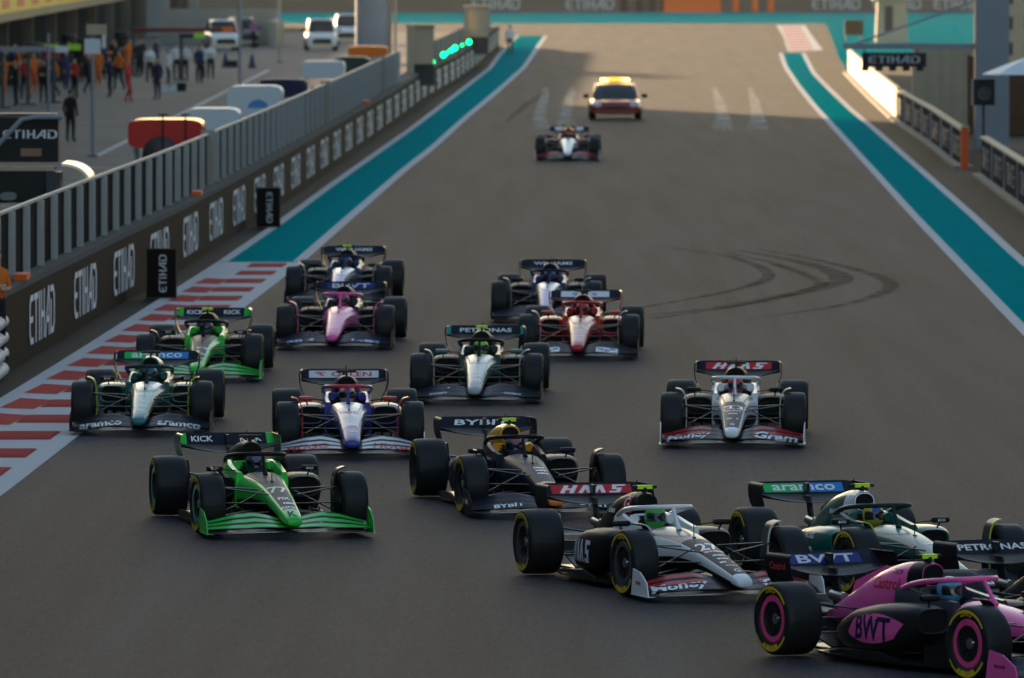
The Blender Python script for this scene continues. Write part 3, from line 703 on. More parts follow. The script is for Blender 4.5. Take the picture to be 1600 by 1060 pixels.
    mb = MB(); mb.box((0, 2.36, .89), (.035, .12, .10)); mb.build('flap_actuator', M_CARBON, rw, smooth=False)
    Bf = bvh_of(flp)
    for (tx, xx, h, wd, c, sh) in S.get('rw_text', []):
        td = HAASL if tx == 'HAAS' else EAGLE if tx == 'EAGLE' else text_data(tx, .02, sh)
        decal('lettering', td, Bf, (xx, 2.43, .886), (1, 0, 0), (0, .45, .89), h, P(c), flp, width=wd, off=.004, maxe=.08, jump=.3)
    for (x0, x1, c) in S.get('rw_panel', []):
        g = 6; td = ([(-.5 + i/g, -.5 + j/g) for i in range(g+1) for j in range(g+1)], [(i*(g+1)+j, (i+1)*(g+1)+j, (i+1)*(g+1)+j+1, i*(g+1)+j+1) for i in range(g) for j in range(g)], 1.0)
        decal('wing_panel', td, Bf, ((x0+x1)/2, 2.43, .886), (1, 0, 0), (0, .45, .89), .125, P(c), flp, width=x1-x0, off=.002, maxe=.2, jump=.5)
    mb = MB(); mb.rings([[(x, yv, z) for x, z in sell(.06, .27, .38, 12)] for yv in (2.25, 2.5)]); mb.build('crash_structure', M_CARBON, car)
    mb = MB(); mb.box((0, 2.507, .325), (.06, .012, .09)); mb.build('rain_light', mat('rain_light', (.3, .01, .01), .4), car, smooth=False)
    mb = MB(); mb.tube([(0, 2.05, .52), (0, 2.30, .535)], .05, 12); mb.build('exhaust', M_METAL, car)
    driver(S, car)
    return car
# ------------------------------------------------------------------ driver
def driver(S, car):
    loc = Vector((0, .06, 0)); loc.rotate(Matrix.Rotation(S['yaw'], 3, 'Z'))
    d = empty('person', Vector(car.location) + loc, S['yaw']); tag(d, S['dlabel'], 'person', 'drivers in their cockpits')
    suit = paint(S.get('suit', S['cock']), .7, 0)
    if 'drv' not in SHARED:
        bm = bmesh.new(); J = {}
        pts = {'pel': ((0,.10,.22),.14), 'ches': ((0,.13,.42),.15), 'neck': ((0,.10,.56),.07), 'head': ((0,.06,.66),.085),
               'sl': ((-.17,.10,.50),.07), 'el': ((-.20,-.12,.42),.05), 'hl': ((-.11,-.38,.58),.035), 'sr': ((.17,.10,.50),.07), 'er': ((.20,-.12,.42),.05), 'hr': ((.11,-.38,.58),.035),
               'kl': ((-.10,-.40,.34),.08), 'fl': ((-.09,-.95,.30),.05), 'kr': ((.10,-.40,.34),.08), 'fr': ((.09,-.95,.30),.05)}
        o = skin_mesh('person_body', pts, (('pel','ches'),('ches','neck'),('neck','head'),('ches','sl'),('sl','el'),('el','hl'),('ches','sr'),('sr','er'),('er','hr'),('pel','kl'),('kl','fl'),('pel','kr'),('kr','fr')), [M_BLACK])
        o.parent = d; SHARED['drv'] = o.data; bo = o
    else: bo = link('person_body', SHARED['drv'], d)
    bo.material_slots[0].link = 'OBJECT'; bo.material_slots[0].material = suit
    def shell():
        mb = MB(); rg = []
        for i in range(13):
            ph = -math.pi/2*.82 + (math.pi*.91)*i/12; z = .135*math.sin(ph); r = math.cos(ph)
            rg.append([(.118*r*math.cos(a), .145*r*math.sin(a) - (.02 if z < -.02 else 0)*max(0, -math.sin(a)), z) for a in [2*math.pi*q/24 for q in range(24)]])
        def hm(i, j):
            if j < 0: return 0
            a = 2*math.pi*(j+.5)/24
            if 4 <= i <= 6 and math.sin(a) < -.35: return 1
            if i >= 9 or (i in (7, 8) and abs(math.cos(a)) < .4): return 2
            return 0
        mb.rings(rg, True, True, hm); return mb.build('helmet', [M_WHITE, M_BLACK, M_WHITE], d)
    visor = mat('visor', (.01, .012, .02), .08, coat=1.0)
    h = put('helmet', 'helmet', shell, d, [paint(S['helmet']), visor, paint(S.get('helmet2', S['helmet']))])
    h.parent = d; h.location = (0, .04, .715)
def skin_mesh(name, pts, edges, mats, sub=1):
    names = list(pts); me = bpy.data.meshes.new(name)
    me.from_pydata([pts[k][0] for k in names], [(names.index(a), names.index(b)) for a, b in edges], [])
    o = bpy.data.objects.new(name, me); COL.objects.link(o)
    sk = o.modifiers.new('s', 'SKIN'); sk.use_smooth_shade = True
    bm = bmesh.new(); bm.from_mesh(me); lay = bm.verts.layers.skin.verify(); bm.verts.ensure_lookup_table()
    for i, k in enumerate(names):
        r = pts[k][1]; r = r if isinstance(r, tuple) else (r, r)
        bm.verts[i][lay].radius = r; bm.verts[i][lay].use_root = (i == 0)
    bm.to_mesh(me); bm.free()
    ss = o.modifiers.new('u', 'SUBSURF'); ss.levels = sub; ss.render_levels = sub
    dg = bpy.context.evaluated_depsgraph_get(); dg.update()
    m2 = bpy.data.meshes.new_from_object(o.evaluated_get(dg)); bpy.data.objects.remove(o)
    m2.materials.clear()
    for m in mats: m2.materials.append(m)
    m2.polygons.foreach_set('use_smooth', [True]*len(m2.polygons)); m2.polygons.foreach_set('material_index', [0]*len(m2.polygons))
    return link(name, m2)
# ------------------------------------------------------------------ the field
BLK = (.008,.008,.0095); WHT = (.74,.74,.76); GRN = (.02,.50,.05); PNK = (.80,.10,.36); NVY = (.010,.014,.045); RBN = (.008,.010,.026)
TEA = (.004,.085,.075); SIL = (.42,.44,.46); RED = (.45,.012,.018); BLU = (.03,.05,.30); PET = (.0,.42,.38)
def from_pix(xf, row, xr):
    f = gp(xf, row); Yr = f.y + 3.55; Xr = (xr-800)/F*Yr
    return (f.x, f.y, 0), math.asin(max(-.9, min(.9, (f.x - Xr)/3.6)))
KICK = dict(top=(.035,.035,.04), edge=GRN, tip=GRN, low=BLK, pod=BLK, cover=(.015,.02,.016), airbox=BLK, wing=GRN, accent=BLK, cock=GRN, halo=BLK, fin=BLK, rim=(.0,.30,.10),
            rw=(.010,.014,.024), rw_tip=GRN, rw_in=.47, rw_end=(.01,.10,.02), rw_text=[('KICK', -.30, .088, None, WHT, 0), ('KICK', .30, .088, None, WHT, 0)], mirror=BLK, mirror_text='KICK',
            nose_text=[('KICK', -2.58, .055, WHT), ('K', -2.83, .10, BLK), ('FIX', -2.16, .06, WHT), ('77', -1.72, .15, (.3,.45,.32)), ('~', -2.38, .03, WHT)], tipy=-2.72, endplate=GRN)
ASTON = dict(top=(.03,.30,.30), top2=WHT, topy=-1.15, edge=TEA, tip=(.01,.16,.18), low=BLK, pod=TEA, cover=TEA, airbox=TEA, wing=(.008,.012,.022), accent=(.35,.55,.02), cock=TEA, halo=(.01,.03,.03), fin=(.30,.45,.03),  # white top2 by the cockpit: sky reflection put into the paint
             rw=(.01,.02,.03), rw_end=BLK, rw_panel=[(-.48, -.02, (.02,.42,.08)), (-.02, .45, (.02,.20,.55))], rw_text=[('aramco', -.01, .085, .74, WHT, 0)], mirror=BLK, mirror_text='BOSS',
             fw_text=[('aramco', .55, .19, .085, WHT, 0)], nose_text=[('~', -1.7, .02, WHT), ('~', -2.1, .02, WHT), ('~', -2.4, .03, (.45,.35,.38)), ('~', -2.62, .02, WHT)],
             pod_text=[('aramco', .25, .34, .13, WHT, .62), ('BOSS', .05, .52, .07, WHT, .28)], cover_text=[('MARTIN', .80, .72, .06, WHT)])
ALP = dict(top=PNK, edge=PNK, tip=PNK, low=BLK, pod=BLK, cover=PNK, airbox=BLK, wing=(.012,.014,.04), accent=PNK, cock=(.03,.03,.05), halo=PNK, fin=PNK, rim=(.75,.06,.22),
           rw=(.012,.016,.03), rw_end=BLK, rw_panel=[(-.42, .40, (.012,.02,.16))], rw_text=[('BWT', 0, .10, .66, (.6,.6,.7), 0)], mirror=BLK, endplate=PNK, end_text=('Microsoft', BLK, .035),
           nose_text=[('~', -2.6, .04, (.45,.06,.25)), ('~', -2.8, .03, (.3,.03,.2))], fw_text=[('~', .55, .19, .05, (.40,.45,.65), 0)], rw_end_text=('Castrol', (.5,.05,.05)),
           pod_panel=(.30, .36, .30, .95, PNK), pod_text=[('BWT', .30, .36, .24, (.01,.012,.06), .70)], cover_text=[('Castrol', .95, .74, .12, (.5,.02,.03)), ('-TECH', .80, .86, .05, BLK)])
WIL = dict(top=(.10,.14,.50), top2=WHT, topy=-1.5, edge=NVY, tip=(.10,.14,.48), low=BLK, pod=NVY, cover=NVY, airbox=NVY, wing=(.015,.018,.035), accent=(.3,.3,.32), cock=(.03,.05,.18), halo=NVY, fin=(.35,.35,.36),
           rw=(.012,.016,.03), rw_end=BLK, rw_text=[('WILLIAMS', 0, .075, .72, WHT, 0)], mirror=BLK)
FER = dict(top=(.50,.16,.15), top2=(.55,.20,.18), edge=RED, tip=RED, low=BLK, pod=RED, cover=RED, airbox=BLK, wing=(.02,.02,.03), accent=(.5,.4,.4), cock=RED, halo=RED, fin=(.5,.42,.40),
           rw=(.02,.022,.035), rw_end=RED, rw_low=(.12,.006,.008), rw_panel=[(-.42, -.09, WHT), (.04, .40, WHT)], rw_text=[('hp', -.18, .085, None, (.02,.10,.55), .2), ('hp', .15, .085, None, (.02,.10,.55), .2)],
           fw_panel=(WHT, .30, .66), fw_text=[('hp', .46, .19, .08, (.02,.10,.5), .2)], mirror=RED, nose_text=[('~', -1.75, .05, (.75,.55,.2)), ('~', -2.05, .02, WHT), ('~', -2.2, .02, WHT), ('~', -2.38, .03, WHT), ('~', -2.58, .025, WHT)])
MER = dict(top=SIL, edge=(.01,.12,.11), tip=(.36,.38,.42), low=BLK, pod=BLK, cover=BLK, airbox=BLK, wing=(.016,.018,.03), accent=(.4,.4,.4), cock=(.02,.05,.05), halo=BLK, fin=(.42,.42,.42),
           rw=(.012,.014,.022), rw_end=BLK, rw_tip=PET, rw_in=.52, rw_text=[('PETRONAS', 0, .078, .80, WHT, 0)], mirror=(.05,.16,.17), fw_text=[('~', .55, .20, .03, (.4,.45,.6), 0)],
           nose_text=[('~', -2.2, .015, (.15,.17,.22)), ('~', -2.4, .03, (.10,.13,.2)), ('emblem', -2.70, .12, (.12,.17,.28))])
VRB = dict(top=(.50,.50,.56), top2=WHT, topy=-1.0, edge=(.03,.04,.22), tip=(.03,.04,.25), low=BLK, pod=(.02,.02,.08), cover=(.02,.03,.14), airbox=BLK, wing=(.55,.55,.57), accent=(.6,.03,.04), cock=(.03,.04,.25), halo=(.03,.04,.25), halo2=(.55,.03,.04), fin=(.55,.03,.04),
           rw=(.01,.015,.03), rw_end=BLK, rw_panel=[(-.48, .49, (.6,.6,.62))], rw_text=[('ORLEN', .11, .085, .56, (.65,.02,.02), 0), ('EAGLE', -.32, .085, .16, (.65,.02,.02), 0)], mirror=(.4,.02,.03), wing_in=.16,
           fw_text=[('HUGO', .58, .20, .085, (.6,.02,.03), .1)], nose_text=[('~', -1.45, .045, (.6,.15,.12)), ('VISA', -1.75, .07, WHT), ('~', -1.95, .02, WHT), ('~', -2.25, .03, (.6,.08,.15)), ('~', -2.55, .03, (.65,.65,.5))], tipy=-2.35)
HAA = dict(cover_panel=(.5,.015,.02), top=(.03,.03,.034), top2=(.10,.10,.105), topy=-1.45, edge=WHT, tip=WHT, low=BLK, pod=BLK, cover=BLK, airbox=BLK, wing=(.45,.015,.02), accent=WHT, cock=WHT, halo=WHT, fin=(.5,.5,.5),  # greyer top2 towards the cockpit: sky sheen put into the colour
           rw=(.012,.012,.02), rw_end=BLK, rw_panel=[(-.46, .47, (.52,.015,.02))], rw_text=[('HAAS', .02, .115, .78, WHT, 0)], mirror=BLK, wing_from=2, wing_in=.30, rim=(.06,.06,.065),
           fw_text=[('Money', -.60, .215, .12, WHT, .2), ('Gram', .60, .215, .12, WHT, .2)], nose_text=[('27', -1.72, .15, WHT), ('~', -1.93, .035, (.65,.2,.2)), ('~', -2.10, .022, WHT), ('~', -2.24, .02, WHT), ('~', -2.38, .026, WHT), ('~', -2.52, .02, (.6,.15,.2)), ('G', -2.72, .06, WHT)], tipy=-2.86, cw=.86, cs=.3,
           pod_text=[('HAAS', .42, .35, .26, WHT, .80)], cover_text=[('G', .62, .84, .14, WHT), ('~', 1.02, .74, .045, WHT)], endplate=WHT, end_text=('~', RED, .03))
RBR = dict(head=(.7,.28,.01), top=RBN, edge=RBN, tip=(.75,.18,.02), low=BLK, pod=RBN, cover=(.65,.28,.01), airbox=(.70,.33,.01), wing=RBN, accent=BLK, cock=RBN, halo=(.01,.01,.014), fin=BLK,
           rw=(.012,.014,.025), rw_end=BLK, rw_text=[('BYBIT', -.02, .085, .72, WHT, .1)], mirror=RBN, fw_text=[('BYBIT', .52, .19, .06, WHT, .1)],
           nose_text=[('||', -1.2, .12, (.7,.05,.06)), ('~', -1.55, .03, WHT), ('~', -1.7, .03, WHT), ('~', -1.85, .03, WHT), ('~', -2.35, .10, (.75,.22,.02))], tipy=-2.3, endplate=BLK, end_text=('Mobil', WHT, .07))
def car(base, label, dlabel, helmet, front=None, yaw=None, pix=None, **kw):
    S = dict(base); S.update(kw); S['label'] = label; S['dlabel'] = dlabel; S['helmet'] = helmet
    if pix: S['front'], S['yaw'] = from_pix(*pix)
    else: S['front'] = front; S['yaw'] = yaw
    return make_car(S)
R_ = math.radians
car(KICK, 'black and bright green race car turning in, all green front wing', 'driver with dark helmet in the green car that is turning in', (.03,.04,.08), pix=(436, 835, 365), steer=R_(4), helmet2=(.1,.12,.2))
car(ASTON, 'dark green race car with pale teal nose running on the red kerb', 'driver with teal helmet in the dark green car by the kerb', (.02,.10,.13), pix=(223, 676, 242))
car(KICK, 'black and green race car beside the wall, with a lime camera pod', 'driver in the black and green car beside the wall', (.06,.06,.07), pix=(312.6, 594, 330.6), lime=True, nose_text=[('~', -1.8, .04, WHT), ('~', -2.2, .03, WHT), ('~', -2.5, .03, WHT)])
car(ALP, 'pink nosed race car following close behind another car, dark front wing', 'driver with pink helmet in the pink nosed car', (.5,.05,.15), pix=(524.8, 544, 545), rim=None, endplate=BLK, end_text=None, cover=BLK)
car(WIL, 'navy race car with white wing lettering and lime camera pod, behind the pink one', 'driver in the navy car behind the pink nosed one', (.06,.08,.2), pix=(530, 476, 549.6), lime=True)
car(WIL, 'navy race car with blue nose and black camera pod behind the red car', 'driver in the navy car behind the red car', (.02,.03,.12), pix=(854, 502, 863))
car(FER, 'red race car with white panels and blue logos on both wings', 'driver in the red car with white wing panels', (.45,.02,.02), pix=(905, 560, 914))
car(MER, 'black and silver race car with silver nose seen head on', 'driver with lime green helmet in the silver nosed car', (.30,.55,.02), pix=(745, 628, 757), lime=True)
car(VRB, 'blue and white race car with red lettered white front wing', 'driver with white and red helmet in the blue and white car', (.55,.35,.30), pix=(547, 712, 537.8), helmet2=(.5,.05,.05))
car(HAA, 'white and black race car with white halo driving straight, alone on the right', 'driver with red helmet in the lone white halo car', (.5,.02,.03), pix=(1145.6, 696, 1153), nose_text=[('~', -1.72, .10, WHT), ('~', -1.93, .035, (.65,.2,.2)), ('~', -2.10, .022, WHT), ('~', -2.38, .026, WHT), ('G', -2.70, .06, WHT)])
car(RBR, 'dark navy race car with yellow air intake and lime camera pod', 'driver in the navy car with the yellow air intake', (.08,.08,.14), front=(.34, 112.6, 0), yaw=R_(9.5), lime=True, steer=R_(3), helmet2=(.4,.08,.06))
car(HAA, 'black and white race car numbered 27 turning in, large white letters on its side', 'driver with speckled green helmet in the car numbered 27', (.05,.35,.04), front=(2.11, 98.75, 0), yaw=R_(17), lime=True, steer=R_(5))
car(ASTON, 'green race car with lime camera pod and white lettered green and blue rear wing, turning', 'driver with yellow and blue helmet in the green turning car', (.45,.40,.02), front=(4.49, 99.05, 0), yaw=R_(17), lime=True, steer=R_(5), helmet2=(.02,.08,.35), top=(.02,.14,.13), top2=(.03,.20,.19), airbox=WHT)  # paler teal top2 keeps some sky sheen in the paint
car(ALP, 'pink and black race car with pink wheel rims in the foreground turn', 'driver with light blue helmet in the pink and black car', (.08,.30,.50), front=(5.145, 87.75, 0), yaw=R_(29), lime=True, steer=R_(4), cover=PNK, pod=(.014,.014,.018))
car(MER, 'black race car with teal edged rear wing passing beyond the pink one', 'driver in the black car beyond the pink one', (.4,.4,.1), front=(6.75, 89.4, 0), yaw=R_(27), steer=R_(4))
car(HAA, 'distant white nosed race car ahead of the car with amber lights', 'driver in the distant white nosed car', (.5,.1,.05), pix=(887, 251, 889), lime=True, airbox=RED, cock=(.2,.02,.03), halo=(.15,.03,.03), top=WHT, top2=WHT, nose_text=[], fw_text=[], rw_text=[], rw_panel=[(-.44, -.20, WHT), (-.20, .22, (.5,.03,.04)), (.22, .44, WHT)], pod_text=[], cover_text=[], end_text=None)
# ================================================================== BUILDINGS ROUND THE TRACK
M_DGREY = mat('dark_grey_panel', (.045, .048, .052), .5, noise=.1, nscale=2)
M_BROWN = mat('brown_cloth', (.10, .055, .03), .85, noise=.2, nscale=3)
M_YELLOW = mat('yellow_sign', (.62, .40, .02), .5, noise=.06, nscale=1)
M_WPAN = mat('white_panel', (.58, .60, .62), .45, noise=.06, nscale=3)
M_LGREY = mat('light_grey_panel', (.22, .24, .27), .45, noise=.1, nscale=1)
def bx(name, c, d, m, parent, rz=0.0, taper=1.0):
    mb = MB(); mb.box(c, d, 0, rz, taper); return mb.build(name, m, parent, smooth=False)
pb = empty('pit_building', (-24, 150, 0)); tag(pb, 'long pit building with open dark garages under a yellow sign fascia', 'building')
def pl_(x, y, z): return (x+24, y-150, z)
bx('shade_block', pl_(-35, 175, 13.6), (20, 550, 17.6), M_CONC, pb)  # unseen block above the garages, added and sized to shade the track
bx('low_roof', pl_(-35, 300, 4.95), (23, 800, .35), M_DGREY, pb)
bx('garage_back', pl_(-33, 300, 2.38), (.3, 798, 4.75), M_DGREY, pb)
for i in range(24):
    y_ = 160 + i*23.2
    bx('partition', pl_(-28.6, y_, 2.38), (8.6, .35, 4.74), M_DGREY, pb)
    bx('column', pl_(-24.0, y_, 2.4), (.4, .6, 4.76), mat('dim_column', (.10, .085, .07), .8), pb)
bx('fascia_edge', pl_(-22.25, 455, 3.27), (.3, 150, .36), M_DGREY, pb)
fas = bx('fascia', pl_(-22.2, 455, 4.05), (.3, 150, 1.19), M_YELLOW, pb)
for i in range(12):
    bx('red_block', pl_(-22.04, 392 + i*12.5, 4.0), (.02, 5.5, .7), mat('red_print', (.5, .06, .02), .5), fas)
bx('garage_header', pl_(-23.6, 425, 2.95), (.3, 60, .25), mat('orange_header', (.50, .13, .03), .6), pb)
for px, w_, m in ((246, 34, M_LGREY), (303, 14, M_LGREY)):
    Y_ = 23.6/((800-px)/F); bx('pillar', pl_(-23.6, Y_, 2.4), (w_*Y_/F, 1.2, 4.78), m, pb)
bx('pillar_sign', pl_(-23.75, 625, 2.6), (.45, .05, 1.5), mat('red_sign', (.55, .04, .03), .5), pb).location.y -= .75
# the grandstand opposite and the stand behind the last bend: added out of view to block the low sky
gs = empty('grandstand', (42, 60, 0)); tag(gs, 'tall main grandstand added out of view along the straight opposite the pits', 'grandstand')
for i in range(10): bx('seat_tier', (i*1.6, 120, 2.5 + i*.5 + .5), (1.6, 330, 5.0 + i*1.0), mat('tier_%d' % (i % 2), (.10+.03*(i % 2), .12, .15), .7), gs)
bx('back_wall', (18, 120, 10), (2, 330, 20), M_DGREY, gs); bx('roof', (9, 120, 20.3), (22, 334, .5), M_DGREY, gs)
es = empty('sky_block_stand', (10, 905, 0)); tag(es, 'covered stand added out of view behind the end wall', 'grandstand')
bx('stand_body', (40, 0, 8), (260, 20, 16), M_CONC, es); bx('stand_roof', (40, -4, 16.4), (270, 30, .6), M_DGREY, es)
# ---------------------------------------------------------------- end wall
ew = empty('end_wall', (10, 794, 0)); tag(ew, 'brown end wall with large pale lettering and an orange panel', 'wall')
bx('wall_panel', (-10, .3, .9), (150, .4, 1.8), mat('brown_end_wall', (.12, .09, .075), .6, noise=.1, nscale=.5), ew)
bx('orange_panel', ((1082-800)/F*793 - 10, .02, .7), (4.9, .12, 1.4), M_ORANGE, ew)
for x_ in (975, 1000, 1020, 1038, 1058): bx('dark_panel', ((x_-800)/F*793 - 10, .03, .75), (.6, .10, 1.3), M_BLACK, ew)
for x_ in (1150, 1180, 1205): bx('orange_strip', ((x_-800)/F*793 - 10, .04, .7), (.5, .08, 1.2), M_ORANGE, ew)
for x_ in (775, 922, 1307, 1402, 1497): flat_text('wall_lettering', ETIHAD, mat('pale_print', (.38, .38, .40), .5), ((x_-800)/F*793 - 10, .08, .72), (1, 0, 0), (0, 0, 1), .95, width=4.1, parent=ew, off=.02)
# ---------------------------------------------------------------- behind the pit wall, far end
cw = empty('concrete_wall', gp(355, 70)); tag(cw, 'plain beige concrete wall at the far end of the pit lane', 'wall')
bx('wall_body', (-.5, .3, 1.1), (7.2, .4, 2.2), M_CONC, cw); bx('return_wall', (3.2, -8, .8), (.4, 16.2, 1.6), M_CONC, cw)
for i in range(6): bx('buttress', (3.45, -15 + i*2.6, .75), (.12, .3, 1.5), M_SAND, cw)
gl = empty('gantry_leg', (-7.3, 490, 0)); tag(gl, 'thick round grey leg of the start gantry behind the pit wall', 'column')
mb = MB(); mb.rings([[(.96*math.cos(a), .96*math.sin(a), z) for a in [2*math.pi*q/28 for q in range(28)]] for z in (0, .3, 2.2, 2.24, 5.2)]); mb.build('leg_shell', M_LGREY, gl)
bx('cladding', (1.15, 0, 2.6), (.12, 1.2, 5.2), M_SAND, gl); bx('base', (0, 0, .12), (2.4, 2.4, .24), M_CONC, gl)
def marshal_post(Y_, wide, label):
    e = empty('marshal_post', (wx(Y_)-.32, Y_, 0)); tag(e, label, 'marshal post')
    bx('post', (0, 0, 1.62), (.28, .28, 3.25), M_SAND, e); bx('booth_front', (.14 + wide/2, .6, 2.45), (wide, .15, 1.5), M_BEIGE, e)
    bx('booth_roof', (wide/2, 1.2, 3.24), (wide+.4, 1.6, .08), M_SAND, e); bx('booth_back', (.14 + wide/2, 1.9, 2.0), (wide, .1, 2.4), M_DGREY, e)
marshal_post(372, .8, 'beige marshal post standing at the end of the slatted fence')
marshal_post(466, .95, 'beige marshal post further along the pit wall')
f2 = empty('catch_fence', (wx(376)-.5, 376, 1.33)); tag(f2, 'grey brown mesh catch fence along the far pit wall', 'fence')
ff = [376 + 8*i for i in range(23)]
mb = MB(); mb.rings([[(wx(q)-.52+a - f2.location.x, q-376, b) for a, b in ((0, 0), (.02, 0), (.02, .85), (0, .85))] for q in ff]); mb.build('mesh_panel', mat('grey_mesh', (.085, .075, .066), .8, noise=.3, nscale=2), f2, smooth=False)
for q in ff: bx('post', (wx(q)-.47 - f2.location.x, q-376, .45), (.08, .08, .9), M_POST, f2)
M_GREEN = mat('green_lamp', (.05, .8, .3), .4, emit=(.0, 1.0, .22), estr=3.5)
for i, (px, py, r) in enumerate(((675, 97, .11), (693, 86, .11), (699, 83, .05), (705, 79, .09), (711, 75, .11), (722, 71, .05), (733, 66, .11))):
    Y_ = interp([(662, 381), (711, 427), (743, 472), (781, 562)], px)[0]; p = at_depth(px, py, Y_)
    e = empty('signal_lamp', p); tag(e, 'round green signal lamp lit on the far pit wall', 'lamp', 'green lamps on the pit wall')
    mb = MB(); mb.rings([[(rr*math.cos(a), yv, rr*math.sin(a)) for a in [2*math.pi*q/18 for q in range(18)]] for yv, rr in ((-.03, r*.6), (0, r), (.06, r))]); mb.build('lens', M_GREEN, e)
    mb = MB(); mb.rings([[(rr*math.cos(a), yv, rr*math.sin(a)) for a in [2*math.pi*q/18 for q in range(18)]] for yv, rr in ((.0, r+.005), (-.05, r+.03), (.12, r+.03))], True, False); mb.build('housing', M_BLACK, e)
    bx('stem', (0, .1, -(p.z-1.25)/2 - r*.5), (.06, .06, p.z-1.25), M_POST, e)
# ---------------------------------------------------------------- pit wall stands
def stand(label, px, X, ztop, zbot, wpx, m, rounded=.12, name='timing_stand'):
    Y_ = abs(X)/((800-px)/F); e = empty(name, (X, Y_, 0)); tag(e, label, 'pit stand'); wd = wpx*Y_/F
    mb = MB(); h = ztop-zbot
    mb.rings([[(x, yv, zbot + h/2 + z) for x, z in [((wd/2)*math.copysign(abs(math.cos(a))**.35, math.cos(a)), (h/2)*math.copysign(abs(math.sin(a))**.35, math.sin(a))) for a in [2*math.pi*(q+.5)/24 for q in range(24)]]] for yv in (-.0, 2.4)])
    mb.build('canopy', m, e, angle=60)
    for sx in (-1, 1):
        for yy_ in (.3, 2.1): bx('leg', (sx*wd*.42, yy_, zbot/2), (.07, .07, zbot), M_POST, e)
    bx('desk', (0, 1.2, zbot*.55), (wd*.9, 1.0, .08), M_DGREY, e); bx('seat', (0, 1.7, zbot*.35), (wd*.8, .4, .08), M_BLACK, e)
    return e, Y_, wd
e, Y_, wd = stand('red rounded timing stand with dark seat backs behind the fence', 258, -8.4, 2.50, 1.80, 117, mat('red_stand', (.50, .012, .012), .4, coat=.3))
mb = MB(); mb.rings([[(-.1 + rr*math.cos(a), -.06+dy, 1.65 + rr*math.sin(a)) for a in [2*math.pi*q/24 for q in range(24)]] for dy, rr in ((0, .40), (.04, .45), (.3, .45))]); mb.build('seat_back', mat('dark_brown_plastic', (.05, .03, .03), .4), e)
for x_ in (-.05, .5): mb = MB(); mb.tube([(x_, -.1, 1.3), (x_, -.1, 2.65)], .018, 6); mb.tube([(x_-.12, -.1, 2.62), (x_+.12, -.1, 2.62)], .02, 6); mb.build('microphone_stand', M_BLACK, e)
e, Y_, wd = stand('white timing stand next to the red one', 332, -8.0, 2.32, 1.45, 84, M_WPAN)
e, Y_, wd = stand('white timing stand with blue curved graphic', 398, -7.9, 2.30, 1.35, 86, M_WPAN)
mb = MB(); mb.add([(.1 + .32*math.cos(a), -.004, 1.62 + .26*math.sin(a)) for a in [math.pi*q/12 for q in range(13)]], [tuple(range(13))]); mb.build('graphic', mat('blue_print', (.08, .25, .5), .5), e, smooth=False)
e, Y_, wd = stand('navy covered timing stand with a sloping tarpaulin', 442, -7.5, 2.2, 1.6, 74, mat('navy_tarp', (.012, .016, .06), .6))
e, Y_, wd = stand('white stand with a tilted side panel', 505, -7.1, 2.15, 1.5, 66, M_WPAN)
bx('side_panel', (.55, .1, 1.5), (.5, .06, 1.3), M_WPAN, e, .0, .7)
e, Y_, wd = stand('dark green and grey equipment cabinet behind the fence', 550, -6.6, 1.85, .4, 58, mat('green_grey_cabinet', (.03, .05, .04), .5), name='cabinet')
e, Y_, wd = stand('orange roofed stand near the grey gantry leg', 575, -6.6, 1.75, 1.25, 62, mat('orange_canopy', (.62, .15, .01), .5))
# nearest stand with lettered box
ts = empty('timing_stand', (-9.75, 180, 0)); tag(ts, 'black timing stand with lettered box, grey pipe and silver rounded end', 'pit stand')
bx('screen_box', (0, .4, 3.02), (1.9, .8, .86), M_BLACK, ts)
lo = flat_text('lettering', ETIHAD, mat('off_white_print', (.7, .7, .75), .5), (.40, -.002, 3.13), (1, 0, 0), (0, 0, 1), .17, width=1.05, parent=ts, off=.006)  # plain off-white lettering
bx('display_label', (.42, -.012, 2.78), (.40, .02, .15), mat('tan_label', (.25, .14, .09), .6), ts)
mb = MB(); mb.tube([(-.5, -.25, 2.62), (.25, -.25, 3.42), (.5, -.25, 3.47), (1.05, -.25, 3.47)], .05, 10); mb.build('pipe', M_LGREY, ts)
bx('roof_tray', (.1, .5, 3.50), (1.6, .8, .06), M_DGREY, ts)
bx('console', (-.15, .2, 2.12), (1.7, 1.0, .62), M_BLACK, ts); bx('console_top', (-.1, .3, 2.46), (1.95, 1.2, .06), M_SAND, ts)
bx('console_end', (.86, .2, 2.12), (.28, .9, .56), M_DGREY, ts)
mb = MB(); mb.rings([[(1.0 + .55*math.cos(a)*k, yv, 2.2 + .36*math.sin(a)*k) for a in [math.pi*(-.35 + .85*q/14) for q in range(15)] for k in (1,)] + [(1.0 + .50*math.cos(a), yv, 2.2 + .31*math.sin(a)) for a in [math.pi*(.5 - .85*q/14) for q in range(15)]] for yv in (.2, 2.6)]); mb.build('rounded_end', mat('silver_shell', (.6, .58, .55), .3, metal=.7), ts)
mb = MB(); mb.rings([[(x, yv, z) for x, z in sell(.16, 1.86, 2.02, 12)] for yv in (-.55, -.3)]); mb.build('microphone_cover', mat('grey_fur', (.2, .19, .18), .95), ts)
for sx in (-.8, .7):
    for yy_ in (0, .7): bx('leg', (sx, yy_, .9), (.08, .08, 1.8), M_POST, ts)
NVY_ = (.02, .025, .07)
def cloth_(c): return mat('navy_top', c, .7)
